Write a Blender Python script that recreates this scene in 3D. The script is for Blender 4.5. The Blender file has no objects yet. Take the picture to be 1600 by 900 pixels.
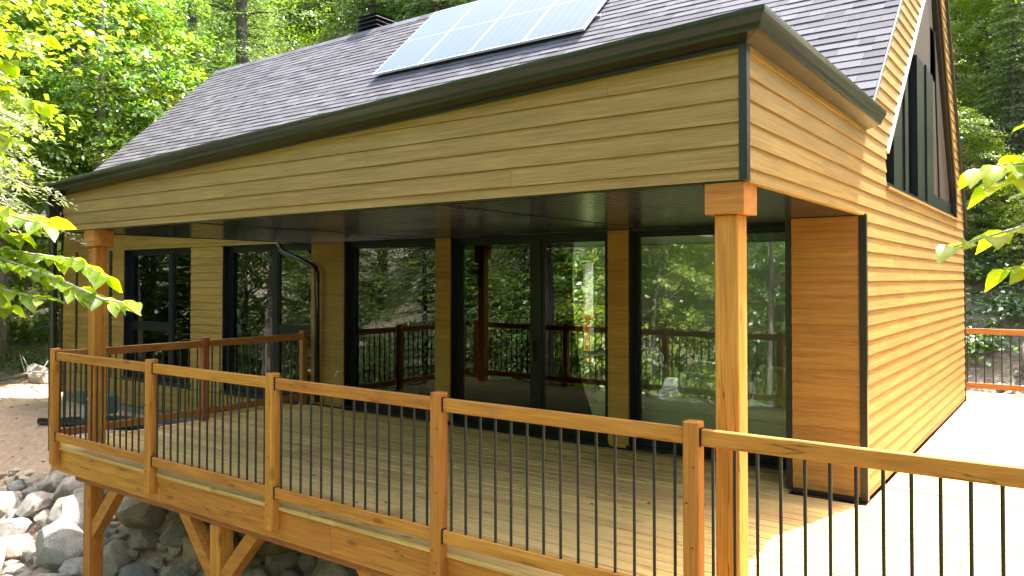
import bpy, bmesh, math, random
import numpy as np
from mathutils import Vector, Matrix, Quaternion, noise as mnoise

random.seed(7)
RNG = np.random.RandomState(7)
scene = bpy.context.scene
COL = scene.collection
R = math.radians

# ------------------------------------------------------------------ camera
cam_d = bpy.data.cameras.new('camera')
cam = bpy.data.objects.new('camera', cam_d)
COL.objects.link(cam)
cam_d.sensor_width = 36.0
cam_d.lens = 36.0 * 1219.9 / 1600.0
cam_d.shift_y = (413.7 - 450.0) / 1600.0
cam_d.clip_start = 0.05
cam_d.clip_end = 1000.0
cam.location = (1.508, -7.1494, 1.8908)
cam.rotation_euler = (R(91.0232), 0.0, R(36.1731))
scene.camera = cam

# ------------------------------------------------------------------ light
SUN_DIR = Vector((0.145, 0.53, 1.0)).normalized()
SUN_EL = math.asin(SUN_DIR.z)
SUN_AZ = math.atan2(SUN_DIR.x, SUN_DIR.y)
world = bpy.data.worlds.new('World')
scene.world = world
world.use_nodes = True
wn = world.node_tree
for n in list(wn.nodes):
    wn.nodes.remove(n)
w_out = wn.nodes.new('ShaderNodeOutputWorld')
w_bg = wn.nodes.new('ShaderNodeBackground')
w_sky = wn.nodes.new('ShaderNodeTexSky')
w_sky.sky_type = 'NISHITA'
w_sky.sun_disc = False
w_sky.sun_elevation = SUN_EL
w_sky.sun_rotation = SUN_AZ
w_sky.air_density = 1.0
w_sky.dust_density = 5.0
w_sky.ozone_density = 0.4
w_bg.inputs['Strength'].default_value = 0.15
wn.links.new(w_sky.outputs[0], w_bg.inputs['Color'])
wn.links.new(w_bg.outputs[0], w_out.inputs['Surface'])

sun_d = bpy.data.lights.new('sun', 'SUN')
sun_d.energy = 3.0
sun_d.angle = R(0.53)
sun_d.color = (1.0, 0.965, 0.91)
sun = bpy.data.objects.new('sun', sun_d)
COL.objects.link(sun)
sun.rotation_euler = SUN_DIR.to_track_quat('Z', 'Y').to_euler()
sun.location = (0, 0, 30)

scene.view_settings.view_transform = 'Standard'
scene.view_settings.look = 'None'
scene.view_settings.gamma = 1.0
scene.view_settings.exposure = 2.88
scene.cycles.max_bounces = 10
scene.cycles.diffuse_bounces = 5
scene.cycles.glossy_bounces = 4
scene.cycles.transmission_bounces = 8
scene.cycles.transparent_max_bounces = 12
scene.cycles.caustics_reflective = False
scene.cycles.caustics_refractive = False

# ================================================================== materials
def new_mat(name):
    m = bpy.data.materials.new(name)
    m.use_nodes = True
    nt = m.node_tree
    for n in list(nt.nodes):
        nt.nodes.remove(n)
    out = nt.nodes.new('ShaderNodeOutputMaterial')
    return m, nt, out

def N(nt, kind, **kw):
    n = nt.nodes.new(kind)
    for k, v in kw.items():
        if k.startswith('i_'):
            n.inputs[k[2:].replace('_', ' ')].default_value = v
        else:
            setattr(n, k, v)
    return n

def ramp(nt, stops):
    r = nt.nodes.new('ShaderNodeValToRGB')
    el = r.color_ramp.elements
    while len(el) > 1:
        el.remove(el[-1])
    el[0].position = stops[0][0]
    el[0].color = tuple(stops[0][1]) + (1,)
    for p, c in stops[1:]:
        e = el.new(p)
        e.color = tuple(c) + (1,)
    return r

def obj_coords(nt, scale):
    """object coordinates shifted by a random amount per object, then stretched"""
    tc = N(nt, 'ShaderNodeTexCoord')
    oi = N(nt, 'ShaderNodeObjectInfo')
    mul = N(nt, 'ShaderNodeMath', operation='MULTIPLY')
    mul.inputs[1].default_value = 83.0
    nt.links.new(oi.outputs['Random'], mul.inputs[0])
    add = N(nt, 'ShaderNodeVectorMath', operation='ADD')
    nt.links.new(tc.outputs['Object'], add.inputs[0])
    nt.links.new(mul.outputs[0], add.inputs[1])
    mp = N(nt, 'ShaderNodeMapping')
    mp.inputs['Scale'].default_value = scale
    nt.links.new(add.outputs[0], mp.inputs['Vector'])
    return mp, oi, add

def wood_mat(name, dark, mid, light, axis, grain=14.0, rough=0.6, bump=0.12, knots=True, var=0.16, spec=0.3, huevar=0.01, stain=None, fine=0.25, checks=0.0):
    m, nt, out = new_mat(name)
    sc = {'x': (0.9, grain, grain), 'y': (grain, 0.9, grain), 'z': (grain, grain, 0.9)}[axis]
    mp, oi, off = obj_coords(nt, sc)
    n1 = N(nt, 'ShaderNodeTexNoise', i_Scale=1.6, i_Detail=7.0, i_Roughness=0.62, i_Distortion=0.6)
    nt.links.new(mp.outputs[0], n1.inputs['Vector'])
    rp = ramp(nt, [(0.28, dark), (0.5, mid), (0.72, light)])
    nt.links.new(n1.outputs['Fac'], rp.inputs[0])
    col = rp.outputs[0]
    if knots:
        mp2 = N(nt, 'ShaderNodeMapping')
        mp2.inputs['Scale'].default_value = {'x': (2.1, 6, 6), 'y': (6, 2.1, 6), 'z': (6, 6, 2.1)}[axis]
        nt.links.new(off.outputs[0], mp2.inputs['Vector'])
        vo = N(nt, 'ShaderNodeTexVoronoi', i_Scale=1.0, i_Randomness=1.0)
        nt.links.new(mp2.outputs[0], vo.inputs['Vector'])
        kr = ramp(nt, [(0.0, (1, 1, 1)), (0.09, (0.75, 0.75, 0.75)), (0.17, (0, 0, 0))])
        nt.links.new(vo.outputs['Distance'], kr.inputs[0])
        mx = N(nt, 'ShaderNodeMixRGB', blend_type='MIX')
        mx.inputs[2].default_value = (dark[0] * 0.45, dark[1] * 0.4, dark[2] * 0.4, 1)
        kf = N(nt, 'ShaderNodeMath', operation='MULTIPLY')
        kf.inputs[1].default_value = 0.75
        nt.links.new(kr.outputs[0], kf.inputs[0])
        nt.links.new(kf.outputs[0], mx.inputs[0])
        nt.links.new(col, mx.inputs[1])
        col = mx.outputs[0]
    # fine streaks along the grain
    mpf = N(nt, 'ShaderNodeMapping')
    mpf.inputs['Scale'].default_value = {'x': (2.5, 90, 90), 'y': (90, 2.5, 90), 'z': (90, 90, 2.5)}[axis]
    nt.links.new(off.outputs[0], mpf.inputs['Vector'])
    nf = N(nt, 'ShaderNodeTexNoise', i_Scale=1.0, i_Detail=4.0, i_Roughness=0.7)
    nt.links.new(mpf.outputs[0], nf.inputs['Vector'])
    rf_ = ramp(nt, [(0.3, (1 - fine,) * 3), (0.7, (1 + fine * 0.6,) * 3)])
    nt.links.new(nf.outputs['Fac'], rf_.inputs[0])
    mf = N(nt, 'ShaderNodeMixRGB', blend_type='MULTIPLY')
    mf.inputs[0].default_value = 1.0
    nt.links.new(col, mf.inputs[1]); nt.links.new(rf_.outputs[0], mf.inputs[2])
    col = mf.outputs[0]
    if checks:
        mpc = N(nt, 'ShaderNodeMapping')
        mpc.inputs['Scale'].default_value = {'x': (0.55, 9, 9), 'y': (9, 0.55, 9), 'z': (9, 9, 0.55)}[axis]
        nt.links.new(off.outputs[0], mpc.inputs['Vector'])
        nc = N(nt, 'ShaderNodeTexNoise', i_Scale=1.3, i_Detail=3.0, i_Roughness=0.5, i_Distortion=0.25)
        nt.links.new(mpc.outputs[0], nc.inputs['Vector'])
        rc = ramp(nt, [(0.488, (1, 1, 1)), (0.497, (1 - checks,) * 3), (0.503, (1 - checks,) * 3), (0.512, (1, 1, 1))])
        nt.links.new(nc.outputs['Fac'], rc.inputs[0])
        # only here and there
        ng = N(nt, 'ShaderNodeTexNoise', i_Scale=1.1, i_Detail=1.0)
        nt.links.new(off.outputs[0], ng.inputs['Vector'])
        rg = ramp(nt, [(0.50, (0, 0, 0)), (0.58, (1, 1, 1))])
        nt.links.new(ng.outputs['Fac'], rg.inputs[0])
        mc = N(nt, 'ShaderNodeMixRGB', blend_type='MULTIPLY')
        nt.links.new(rg.outputs[0], mc.inputs[0]); nt.links.new(col, mc.inputs[1]); nt.links.new(rc.outputs[0], mc.inputs[2])
        col = mc.outputs[0]
    # broad patches
    n2 = N(nt, 'ShaderNodeTexNoise', i_Scale=1.3, i_Detail=3.0)
    nt.links.new(off.outputs[0], n2.inputs['Vector'])
    hs = N(nt, 'ShaderNodeHueSaturation')
    v = N(nt, 'ShaderNodeMath', operation='MULTIPLY_ADD')
    v.inputs[1].default_value = var * 2
    v.inputs[2].default_value = 1.0 - var
    nt.links.new(oi.outputs['Random'], v.inputs[0])
    v2 = N(nt, 'ShaderNodeMath', operation='MULTIPLY_ADD')
    v2.inputs[1].default_value = 0.36
    v2.inputs[2].default_value = -0.18
    nt.links.new(n2.outputs['Fac'], v2.inputs[0])
    v3 = N(nt, 'ShaderNodeMath', operation='ADD')
    nt.links.new(v.outputs[0], v3.inputs[0])
    nt.links.new(v2.outputs[0], v3.inputs[1])
    nt.links.new(v3.outputs[0], hs.inputs['Value'])
    h = N(nt, 'ShaderNodeMath', operation='MULTIPLY_ADD')
    h.inputs[1].default_value = huevar * 2
    h.inputs[2].default_value = 0.5 - huevar
    nt.links.new(oi.outputs['Random'], h.inputs[0])
    nt.links.new(h.outputs[0], hs.inputs['Hue'])
    nt.links.new(col, hs.inputs['Color'])
    col = hs.outputs[0]
    if stain:
        geo = N(nt, 'ShaderNodeNewGeometry')
        n3 = N(nt, 'ShaderNodeTexNoise', i_Scale=stain[0], i_Detail=5.0, i_Roughness=0.6)
        nt.links.new(geo.outputs['Position'], n3.inputs['Vector'])
        sr = ramp(nt, [(0.57, (1, 1, 1)), (0.66, stain[1])])
        nt.links.new(n3.outputs['Fac'], sr.inputs[0])
        mm = N(nt, 'ShaderNodeMixRGB', blend_type='MULTIPLY')
        mm.inputs[0].default_value = 1.0
        nt.links.new(col, mm.inputs[1])
        nt.links.new(sr.outputs[0], mm.inputs[2])
        col = mm.outputs[0]
    b = N(nt, 'ShaderNodeBsdfPrincipled')
    b.inputs['Roughness'].default_value = rough
    b.inputs['Specular IOR Level'].default_value = spec
    nt.links.new(col, b.inputs['Base Color'])
    bp = N(nt, 'ShaderNodeBump', i_Strength=bump * 4, i_Distance=0.004)
    nt.links.new(n1.outputs['Fac'], bp.inputs['Height'])
    nt.links.new(bp.outputs[0], b.inputs['Normal'])
    nt.links.new(b.outputs[0], out.inputs['Surface'])
    return m

def plain_mat(name, col, rough=0.5, metal=0.0, spec=0.5, var=0.0, nscale=8.0, nvar=0.25, bump=0.0, bscale=40.0, coat=0.0):
    m, nt, out = new_mat(name)
    b = N(nt, 'ShaderNodeBsdfPrincipled')
    b.inputs['Roughness'].default_value = rough
    b.inputs['Metallic'].default_value = metal
    b.inputs['Specular IOR Level'].default_value = spec
    if coat:
        b.inputs['Coat Weight'].default_value = coat
        b.inputs['Coat Roughness'].default_value = 0.15
    mp, oi, off = obj_coords(nt, (1, 1, 1))
    n1 = N(nt, 'ShaderNodeTexNoise', i_Scale=nscale, i_Detail=6.0, i_Roughness=0.6)
    nt.links.new(mp.outputs[0], n1.inputs['Vector'])
    a = tuple(max(0, c * (1 - nvar)) for c in col)
    c2 = tuple(c * (1 + nvar) for c in col)
    rp = ramp(nt, [(0.3, a), (0.7, c2)])
    nt.links.new(n1.outputs['Fac'], rp.inputs[0])
    cc = rp.outputs[0]
    if var:
        hs = N(nt, 'ShaderNodeHueSaturation')
        v = N(nt, 'ShaderNodeMath', operation='MULTIPLY_ADD')
        v.inputs[1].default_value = var * 2
        v.inputs[2].default_value = 1 - var
        nt.links.new(oi.outputs['Random'], v.inputs[0])
        nt.links.new(v.outputs[0], hs.inputs['Value'])
        nt.links.new(cc, hs.inputs['Color'])
        cc = hs.outputs[0]
    nt.links.new(cc, b.inputs['Base Color'])
    if bump:
        n2 = N(nt, 'ShaderNodeTexNoise', i_Scale=bscale, i_Detail=5.0)
        nt.links.new(mp.outputs[0], n2.inputs['Vector'])
        bp = N(nt, 'ShaderNodeBump', i_Strength=bump, i_Distance=0.01)
        nt.links.new(n2.outputs['Fac'], bp.inputs['Height'])
        nt.links.new(bp.outputs[0], b.inputs['Normal'])
    nt.links.new(b.outputs[0], out.inputs['Surface'])
    return m

def leaf_mat(name, c_dark, c_mid, c_light, trans, tw=0.45, rough=0.45, gloss=0.06, objvar=0.25):
    m, nt, out = new_mat(name)
    geo = N(nt, 'ShaderNodeNewGeometry')
    oi = N(nt, 'ShaderNodeObjectInfo')
    rp = ramp(nt, [(0.0, c_dark), (0.5, c_mid), (1.0, c_light)])
    nt.links.new(geo.outputs['Random Per Island'], rp.inputs[0])
    hs = N(nt, 'ShaderNodeHueSaturation')
    v = N(nt, 'ShaderNodeMath', operation='MULTIPLY_ADD')
    v.inputs[1].default_value = objvar * 2
    v.inputs[2].default_value = 1 - objvar
    nt.links.new(oi.outputs['Random'], v.inputs[0])
    nt.links.new(v.outputs[0], hs.inputs['Value'])
    h = N(nt, 'ShaderNodeMath', operation='MULTIPLY_ADD')
    h.inputs[1].default_value = -0.03
    h.inputs[2].default_value = 0.515
    nt.links.new(oi.outputs['Random'], h.inputs[0])
    nt.links.new(h.outputs[0], hs.inputs['Hue'])
    nt.links.new(rp.outputs[0], hs.inputs['Color'])
    d = N(nt, 'ShaderNodeBsdfDiffuse')
    nt.links.new(hs.outputs[0], d.inputs['Color'])
    t = N(nt, 'ShaderNodeBsdfTranslucent')
    mt = N(nt, 'ShaderNodeMixRGB', blend_type='MULTIPLY')
    mt.inputs[0].default_value = 1.0
    mt.inputs[2].default_value = tuple(trans) + (1,)
    nt.links.new(hs.outputs[0], mt.inputs[1])
    nt.links.new(mt.outputs[0], t.inputs['Color'])
    mx = N(nt, 'ShaderNodeMixShader')
    mx.inputs[0].default_value = tw
    nt.links.new(d.outputs[0], mx.inputs[1])
    nt.links.new(t.outputs[0], mx.inputs[2])
    g = N(nt, 'ShaderNodeBsdfGlossy', i_Roughness=rough)
    g.inputs['Color'].default_value = (0.9, 0.95, 0.9, 1)
    mx2 = N(nt, 'ShaderNodeMixShader')
    mx2.inputs[0].default_value = gloss
    nt.links.new(mx.outputs[0], mx2.inputs[1])
    nt.links.new(g.outputs[0], mx2.inputs[2])
    nt.links.new(mx2.outputs[0], out.inputs['Surface'])
    return m

def glass_mat(name, ior=1.9, tint=(0.90, 0.96, 0.93)):
    m, nt, out = new_mat(name)
    tr = N(nt, 'ShaderNodeBsdfTransparent')
    tr.inputs['Color'].default_value = tuple(tint) + (1,)
    g = N(nt, 'ShaderNodeBsdfGlossy', i_Roughness=0.0)
    g.inputs['Color'].default_value = (0.95, 1.0, 0.97, 1)
    # faint waviness of insulated units
    tc = N(nt, 'ShaderNodeTexCoord')
    nz = N(nt, 'ShaderNodeTexNoise', i_Scale=1.4, i_Detail=1.0)
    nt.links.new(tc.outputs['Object'], nz.inputs['Vector'])
    bp = N(nt, 'ShaderNodeBump', i_Strength=0.02, i_Distance=0.02)
    nt.links.new(nz.outputs['Fac'], bp.inputs['Height'])
    nt.links.new(bp.outputs[0], g.inputs['Normal'])
    f = N(nt, 'ShaderNodeFresnel', i_IOR=ior)
    mx = N(nt, 'ShaderNodeMixShader')
    nt.links.new(f.outputs[0], mx.inputs[0])
    nt.links.new(tr.outputs[0], mx.inputs[1])
    nt.links.new(g.outputs[0], mx.inputs[2])
    nt.links.new(mx.outputs[0], out.inputs['Surface'])
    return m

M = {}
sd, sm, sl = (0.215, 0.123, 0.026), (0.290, 0.170, 0.038), (0.350, 0.212, 0.058)
for ax in 'xy':
    M['siding_' + ax] = wood_mat('siding_' + ax, sd, sm, sl, ax, grain=26, rough=0.55, bump=0.22, knots=False, var=0.085, huevar=0.004, spec=0.35)
M['chase'] = wood_mat('siding_chase', (0.25, 0.122, 0.030), (0.31, 0.158, 0.040), (0.36, 0.19, 0.052), 'x', grain=26, rough=0.5, bump=0.22, knots=False, var=0.05, huevar=0.004)
for ax in 'xyz':
    M['cedar_' + ax] = wood_mat('cedar_' + ax, (0.34, 0.122, 0.017), (0.47, 0.185, 0.028), (0.54, 0.245, 0.048), ax, grain=13, rough=0.55, bump=0.06, knots=True, var=0.10, huevar=0.005, checks=0.6)
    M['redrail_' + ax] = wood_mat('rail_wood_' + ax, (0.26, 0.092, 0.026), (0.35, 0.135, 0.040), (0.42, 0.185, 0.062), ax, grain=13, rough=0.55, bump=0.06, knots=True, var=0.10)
M['deck'] = wood_mat('deck_board_wood', (0.46, 0.27, 0.085), (0.61, 0.38, 0.135), (0.69, 0.46, 0.18), 'x', grain=16, rough=0.6, bump=0.08, knots=True, var=0.14, huevar=0.008, stain=(0.9, (0.74, 0.66, 0.56)))
M['black'] = plain_mat('black_metal', (0.010, 0.011, 0.013), rough=0.32, spec=0.5, nvar=0.1)
M['frame'] = plain_mat('black_window_frame', (0.006, 0.009, 0.011), rough=0.36, spec=0.28, nvar=0.1)
M['gutter'] = plain_mat('gutter_paint', (0.014, 0.015, 0.010), rough=0.2, spec=0.5, nvar=0.06)
M['soffit'] = plain_mat('soffit_metal', (0.012, 0.011, 0.011), rough=0.17, spec=0.6, nvar=0.1)
M['dripedge'] = plain_mat('drip_edge', (0.075, 0.085, 0.075), rough=0.5)
M['silver'] = plain_mat('aluminium', (0.75, 0.76, 0.78), rough=0.35, metal=0.7, nvar=0.05)
M['whitetrim'] = plain_mat('pale_trim', (0.62, 0.62, 0.62), rough=0.45, nvar=0.05)
M['ventgrey'] = plain_mat('vent_paint', (0.035, 0.035, 0.04), rough=0.4)
M['concrete'] = plain_mat('concrete', (0.22, 0.21, 0.20), rough=0.85, bump=0.3)
M['glass'] = glass_mat('window_glass')
M['brownpanel'] = plain_mat('brown_soffit_reflection', (0.045, 0.022, 0.016), rough=0.45, nvar=0.15)  # painted reflection colour for the gable window panels
M['intwall'] = plain_mat('interior_wall_paint', (0.50, 0.47, 0.41), rough=0.8, nvar=0.04)
M['intfloor'] = wood_mat('interior_floor', (0.30, 0.26, 0.21), (0.40, 0.35, 0.29), (0.46, 0.41, 0.34), 'x', grain=9, rough=0.35, bump=0.03, knots=False)
M['fabric'] = plain_mat('sofa_fabric', (0.82, 0.85, 0.84), rough=0.95, nscale=60, nvar=0.06, bump=0.15, bscale=220)
M['fabric2'] = plain_mat('sofa_base_fabric', (0.60, 0.65, 0.63), rough=0.95, nscale=60, nvar=0.06, bump=0.15, bscale=220)
M['chairfabric'] = plain_mat('chair_fabric', (0.50, 0.55, 0.52), rough=0.9, nscale=40, nvar=0.08)
M['pipe'] = plain_mat('black_plastic_pipe', (0.012, 0.014, 0.018), rough=0.3, spec=0.5)
M['greypvc'] = plain_mat('grey_pvc', (0.36, 0.38, 0.38), rough=0.5)
M['greenbox'] = plain_mat('green_grey_box', (0.06, 0.085, 0.06), rough=0.5)

# shingles -----------------------------------------------------------------
m, nt, out = new_mat('roof_shingle')
geo = N(nt, 'ShaderNodeNewGeometry')
oi = N(nt, 'ShaderNodeObjectInfo')
ad = N(nt, 'ShaderNodeMath', operation='ADD')
nt.links.new(geo.outputs['Random Per Island'], ad.inputs[0])
nt.links.new(oi.outputs['Random'], ad.inputs[1])
fr = N(nt, 'ShaderNodeMath', operation='FRACT')
nt.links.new(ad.outputs[0], fr.inputs[0])
rp = ramp(nt, [(0.0, (0.074, 0.070, 0.077)), (0.3, (0.092, 0.088, 0.096)), (0.7, (0.106, 0.102, 0.111)), (1.0, (0.126, 0.121, 0.132))])
nt.links.new(fr.outputs[0], rp.inputs[0])
nz = N(nt, 'ShaderNodeTexNoise', i_Scale=90.0, i_Detail=4.0, i_Roughness=0.7)
nt.links.new(geo.outputs['Position'], nz.inputs['Vector'])
r2 = ramp(nt, [(0.3, (0.88, 0.88, 0.88)), (0.7, (1.1, 1.1, 1.1))])
nt.links.new(nz.outputs['Fac'], r2.inputs[0])
mm = N(nt, 'ShaderNodeMixRGB', blend_type='MULTIPLY')
mm.inputs[0].default_value = 1
nt.links.new(rp.outputs[0], mm.inputs[1])
nt.links.new(r2.outputs[0], mm.inputs[2])
b = N(nt, 'ShaderNodeBsdfPrincipled')
b.inputs['Roughness'].default_value = 0.95
b.inputs['Specular IOR Level'].default_value = 0.08
nt.links.new(mm.outputs[0], b.inputs['Base Color'])
bp = N(nt, 'ShaderNodeBump', i_Strength=0.35, i_Distance=0.004)
nt.links.new(nz.outputs['Fac'], bp.inputs['Height'])
nt.links.new(bp.outputs[0], b.inputs['Normal'])
nt.links.new(b.outputs[0], out.inputs['Surface'])
M['shingle'] = m

# solar cells ---------------------------------------------------------------
m, nt, out = new_mat('solar_cells')
tc = N(nt, 'ShaderNodeTexCoord')
sp = N(nt, 'ShaderNodeSeparateXYZ')
nt.links.new(tc.outputs['Object'], sp.inputs[0])
def grid_line(axis, pitch, width):
    a = N(nt, 'ShaderNodeMath', operation='MULTIPLY'); a.inputs[1].default_value = 1.0 / pitch
    nt.links.new(sp.outputs[axis], a.inputs[0])
    f = N(nt, 'ShaderNodeMath', operation='FRACT'); nt.links.new(a.outputs[0], f.inputs[0])
    c = N(nt, 'ShaderNodeMath', operation='LESS_THAN'); c.inputs[1].default_value = width / pitch
    nt.links.new(f.outputs[0], c.inputs[0])
    return c
g1 = grid_line('X', 0.17, 0.006)
g2 = grid_line('Y', 0.087, 0.005)
mxm = N(nt, 'ShaderNodeMath', operation='MAXIMUM')
nt.links.new(g1.outputs[0], mxm.inputs[0]); nt.links.new(g2.outputs[0], mxm.inputs[1])
mx = N(nt, 'ShaderNodeMixRGB')
mx.inputs[1].default_value = (0.070, 0.092, 0.158, 1)
mx.inputs[2].default_value = (0.15, 0.20, 0.29, 1)
nt.links.new(mxm.outputs[0], mx.inputs[0])
b = N(nt, 'ShaderNodeBsdfPrincipled')
b.inputs['Roughness'].default_value = 0.25
b.inputs['Specular IOR Level'].default_value = 0.14
b.inputs['IOR'].default_value = 1.4
b.inputs['Coat Weight'].default_value = 0.0
b.inputs['Coat Roughness'].default_value = 0.2
nt.links.new(mx.outputs[0], b.inputs['Base Color'])
nt.links.new(b.outputs[0], out.inputs['Surface'])
M['cells'] = m

# rock ------------------------------------------------------------------------
def rock_mat(name, c1, c2, c3):
    m, nt, out = new_mat(name)
    mp, oi, off = obj_coords(nt, (1, 1, 1))
    n1 = N(nt, 'ShaderNodeTexNoise', i_Scale=2.2, i_Detail=8.0, i_Roughness=0.65, i_Distortion=0.4)
    nt.links.new(mp.outputs[0], n1.inputs['Vector'])
    rp = ramp(nt, [(0.3, c1), (0.5, c2), (0.72, c3)])
    nt.links.new(n1.outputs['Fac'], rp.inputs[0])
    n2 = N(nt, 'ShaderNodeTexNoise', i_Scale=28.0, i_Detail=6.0, i_Roughness=0.7)
    nt.links.new(mp.outputs[0], n2.inputs['Vector'])
    r2 = ramp(nt, [(0.3, (0.6, 0.6, 0.6)), (0.68, (1.25, 1.25, 1.25))])
    nt.links.new(n2.outputs['Fac'], r2.inputs[0])
    mm = N(nt, 'ShaderNodeMixRGB', blend_type='MULTIPLY'); mm.inputs[0].default_value = 1
    nt.links.new(rp.outputs[0], mm.inputs[1]); nt.links.new(r2.outputs[0], mm.inputs[2])
    tint = ramp(nt, [(0.0, (1.12, 0.94, 0.76)), (0.3, (0.95, 0.92, 0.86)), (0.6, (0.92, 0.94, 0.95)), (0.85, (1.05, 0.99, 0.95)), (1.0, (1.28, 1.24, 1.2))])
    nt.links.new(oi.outputs['Random'], tint.inputs[0])
    m2 = N(nt, 'ShaderNodeMixRGB', blend_type='MULTIPLY'); m2.inputs[0].default_value = 1
    nt.links.new(mm.outputs[0], m2.inputs[1]); nt.links.new(tint.outputs[0], m2.inputs[2])
    b = N(nt, 'ShaderNodeBsdfPrincipled'); b.inputs['Roughness'].default_value = 0.85
    nt.links.new(m2.outputs[0], b.inputs['Base Color'])
    ad = N(nt, 'ShaderNodeMath', operation='ADD')
    nt.links.new(n1.outputs['Fac'], ad.inputs[0]); nt.links.new(n2.outputs['Fac'], ad.inputs[1])
    bp = N(nt, 'ShaderNodeBump', i_Strength=1.0, i_Distance=0.05)
    nt.links.new(ad.outputs[0], bp.inputs['Height'])
    nt.links.new(bp.outputs[0], b.inputs['Normal'])
    nt.links.new(b.outputs[0], out.inputs['Surface'])
    return m
M['rock'] = rock_mat('granite_rock', (0.27, 0.245, 0.21), (0.42, 0.39, 0.35), (0.56, 0.525, 0.49))

# bark ------------------------------------------------------------------------
def bark_mat(name, c1, c2):
    m, nt, out = new_mat(name)
    mp, oi, off = obj_coords(nt, (9, 9, 2.0))
    n1 = N(nt, 'ShaderNodeTexNoise', i_Scale=2.0, i_Detail=7.0, i_Roughness=0.65)
    nt.links.new(mp.outputs[0], n1.inputs['Vector'])
    rp = ramp(nt, [(0.3, c1), (0.7, c2)])
    nt.links.new(n1.outputs['Fac'], rp.inputs[0])
    b = N(nt, 'ShaderNodeBsdfPrincipled'); b.inputs['Roughness'].default_value = 0.9
    nt.links.new(rp.outputs[0], b.inputs['Base Color'])
    bp = N(nt, 'ShaderNodeBump', i_Strength=0.8, i_Distance=0.03)
    nt.links.new(n1.outputs['Fac'], bp.inputs['Height'])
    nt.links.new(bp.outputs[0], b.inputs['Normal'])
    nt.links.new(b.outputs[0], out.inputs['Surface'])
    return m
M['bark'] = bark_mat('maple_bark', (0.07, 0.06, 0.05), (0.24, 0.21, 0.17))
M['bark2'] = bark_mat('conifer_bark', (0.045, 0.035, 0.03), (0.13, 0.105, 0.085))
M['twig'] = bark_mat('dead_twig_bark', (0.25, 0.22, 0.20), (0.48, 0.44, 0.41))

M['leaf'] = leaf_mat('maple_leaf', (0.040, 0.12, 0.018), (0.085, 0.19, 0.022), (0.17, 0.255, 0.026), (2.1, 2.1, 0.8), tw=0.6)
M['leaf_y'] = leaf_mat('birch_leaf', (0.09, 0.15, 0.016), (0.15, 0.22, 0.022), (0.21, 0.265, 0.03), (2.0, 1.9, 0.7), tw=0.6)
M['needle'] = leaf_mat('hemlock_needles', (0.045, 0.08, 0.026), (0.105, 0.16, 0.05), (0.18, 0.235, 0.075), (1.7, 1.8, 0.8), tw=0.45)
M['needle_p'] = leaf_mat('pale_hemlock_needles', (0.10, 0.13, 0.055), (0.18, 0.20, 0.09), (0.28, 0.29, 0.16), (1.3, 1.4, 0.9), tw=0.35)
M['nearleaf'] = leaf_mat('sunlit_leaf', (0.12, 0.19, 0.010), (0.16, 0.23, 0.013), (0.20, 0.26, 0.02), (2.3, 2.1, 0.4), tw=0.66, rough=0.4, gloss=0.02, objvar=0.2)
_nt = M['nearleaf'].node_tree
_hs = [n for n in _nt.nodes if n.bl_idname == 'ShaderNodeHueSaturation'][0]
_tc = N(_nt, 'ShaderNodeTexCoord'); _sp = N(_nt, 'ShaderNodeSeparateXYZ'); _nt.links.new(_tc.outputs['Object'], _sp.inputs[0])
_ab = N(_nt, 'ShaderNodeMath', operation='ABSOLUTE'); _nt.links.new(_sp.outputs['Y'], _ab.inputs[0])
_k = N(_nt, 'ShaderNodeMath', operation='MULTIPLY_ADD'); _k.inputs[1].default_value = -0.75; _nt.links.new(_ab.outputs[0], _k.inputs[0]); _nt.links.new(_sp.outputs['X'], _k.inputs[2])
_w = N(_nt, 'ShaderNodeMath', operation='MULTIPLY'); _w.inputs[1].default_value = 95.0; _nt.links.new(_k.outputs[0], _w.inputs[0])
_f = N(_nt, 'ShaderNodeMath', operation='FRACT'); _nt.links.new(_w.outputs[0], _f.inputs[0])
_v1 = ramp(_nt, [(0.0, (0.72, 0.80, 0.55)), (0.14, (1, 1, 1)), (0.86, (1, 1, 1)), (1.0, (0.72, 0.80, 0.55))]); _nt.links.new(_f.outputs[0], _v1.inputs[0])
_m = N(_nt, 'ShaderNodeMath', operation='MULTIPLY'); _m.inputs[1].default_value = 100.0; _nt.links.new(_ab.outputs[0], _m.inputs[0])
_v2 = ramp(_nt, [(0.0, (1.35, 1.3, 1.6)), (0.16, (1, 1, 1))]); _nt.links.new(_m.outputs[0], _v2.inputs[0])
_mx = N(_nt, 'ShaderNodeMixRGB', blend_type='MULTIPLY'); _mx.inputs[0].default_value = 1
_nt.links.new(_v1.outputs[0], _mx.inputs[1]); _nt.links.new(_v2.outputs[0], _mx.inputs[2])
_my = N(_nt, 'ShaderNodeMixRGB', blend_type='MULTIPLY'); _my.inputs[0].default_value = 1
_tgt = [l.to_socket for l in _hs.outputs[0].links]
_nt.links.new(_hs.outputs[0], _my.inputs[1]); _nt.links.new(_mx.outputs[0], _my.inputs[2])
for _s in _tgt: _nt.links.new(_my.outputs[0], _s)
M['fern'] = leaf_mat('fern_frond', (0.04, 0.09, 0.02), (0.07, 0.14, 0.03), (0.12, 0.19, 0.04), (1.6, 1.7, 0.8), tw=0.45)

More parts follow.
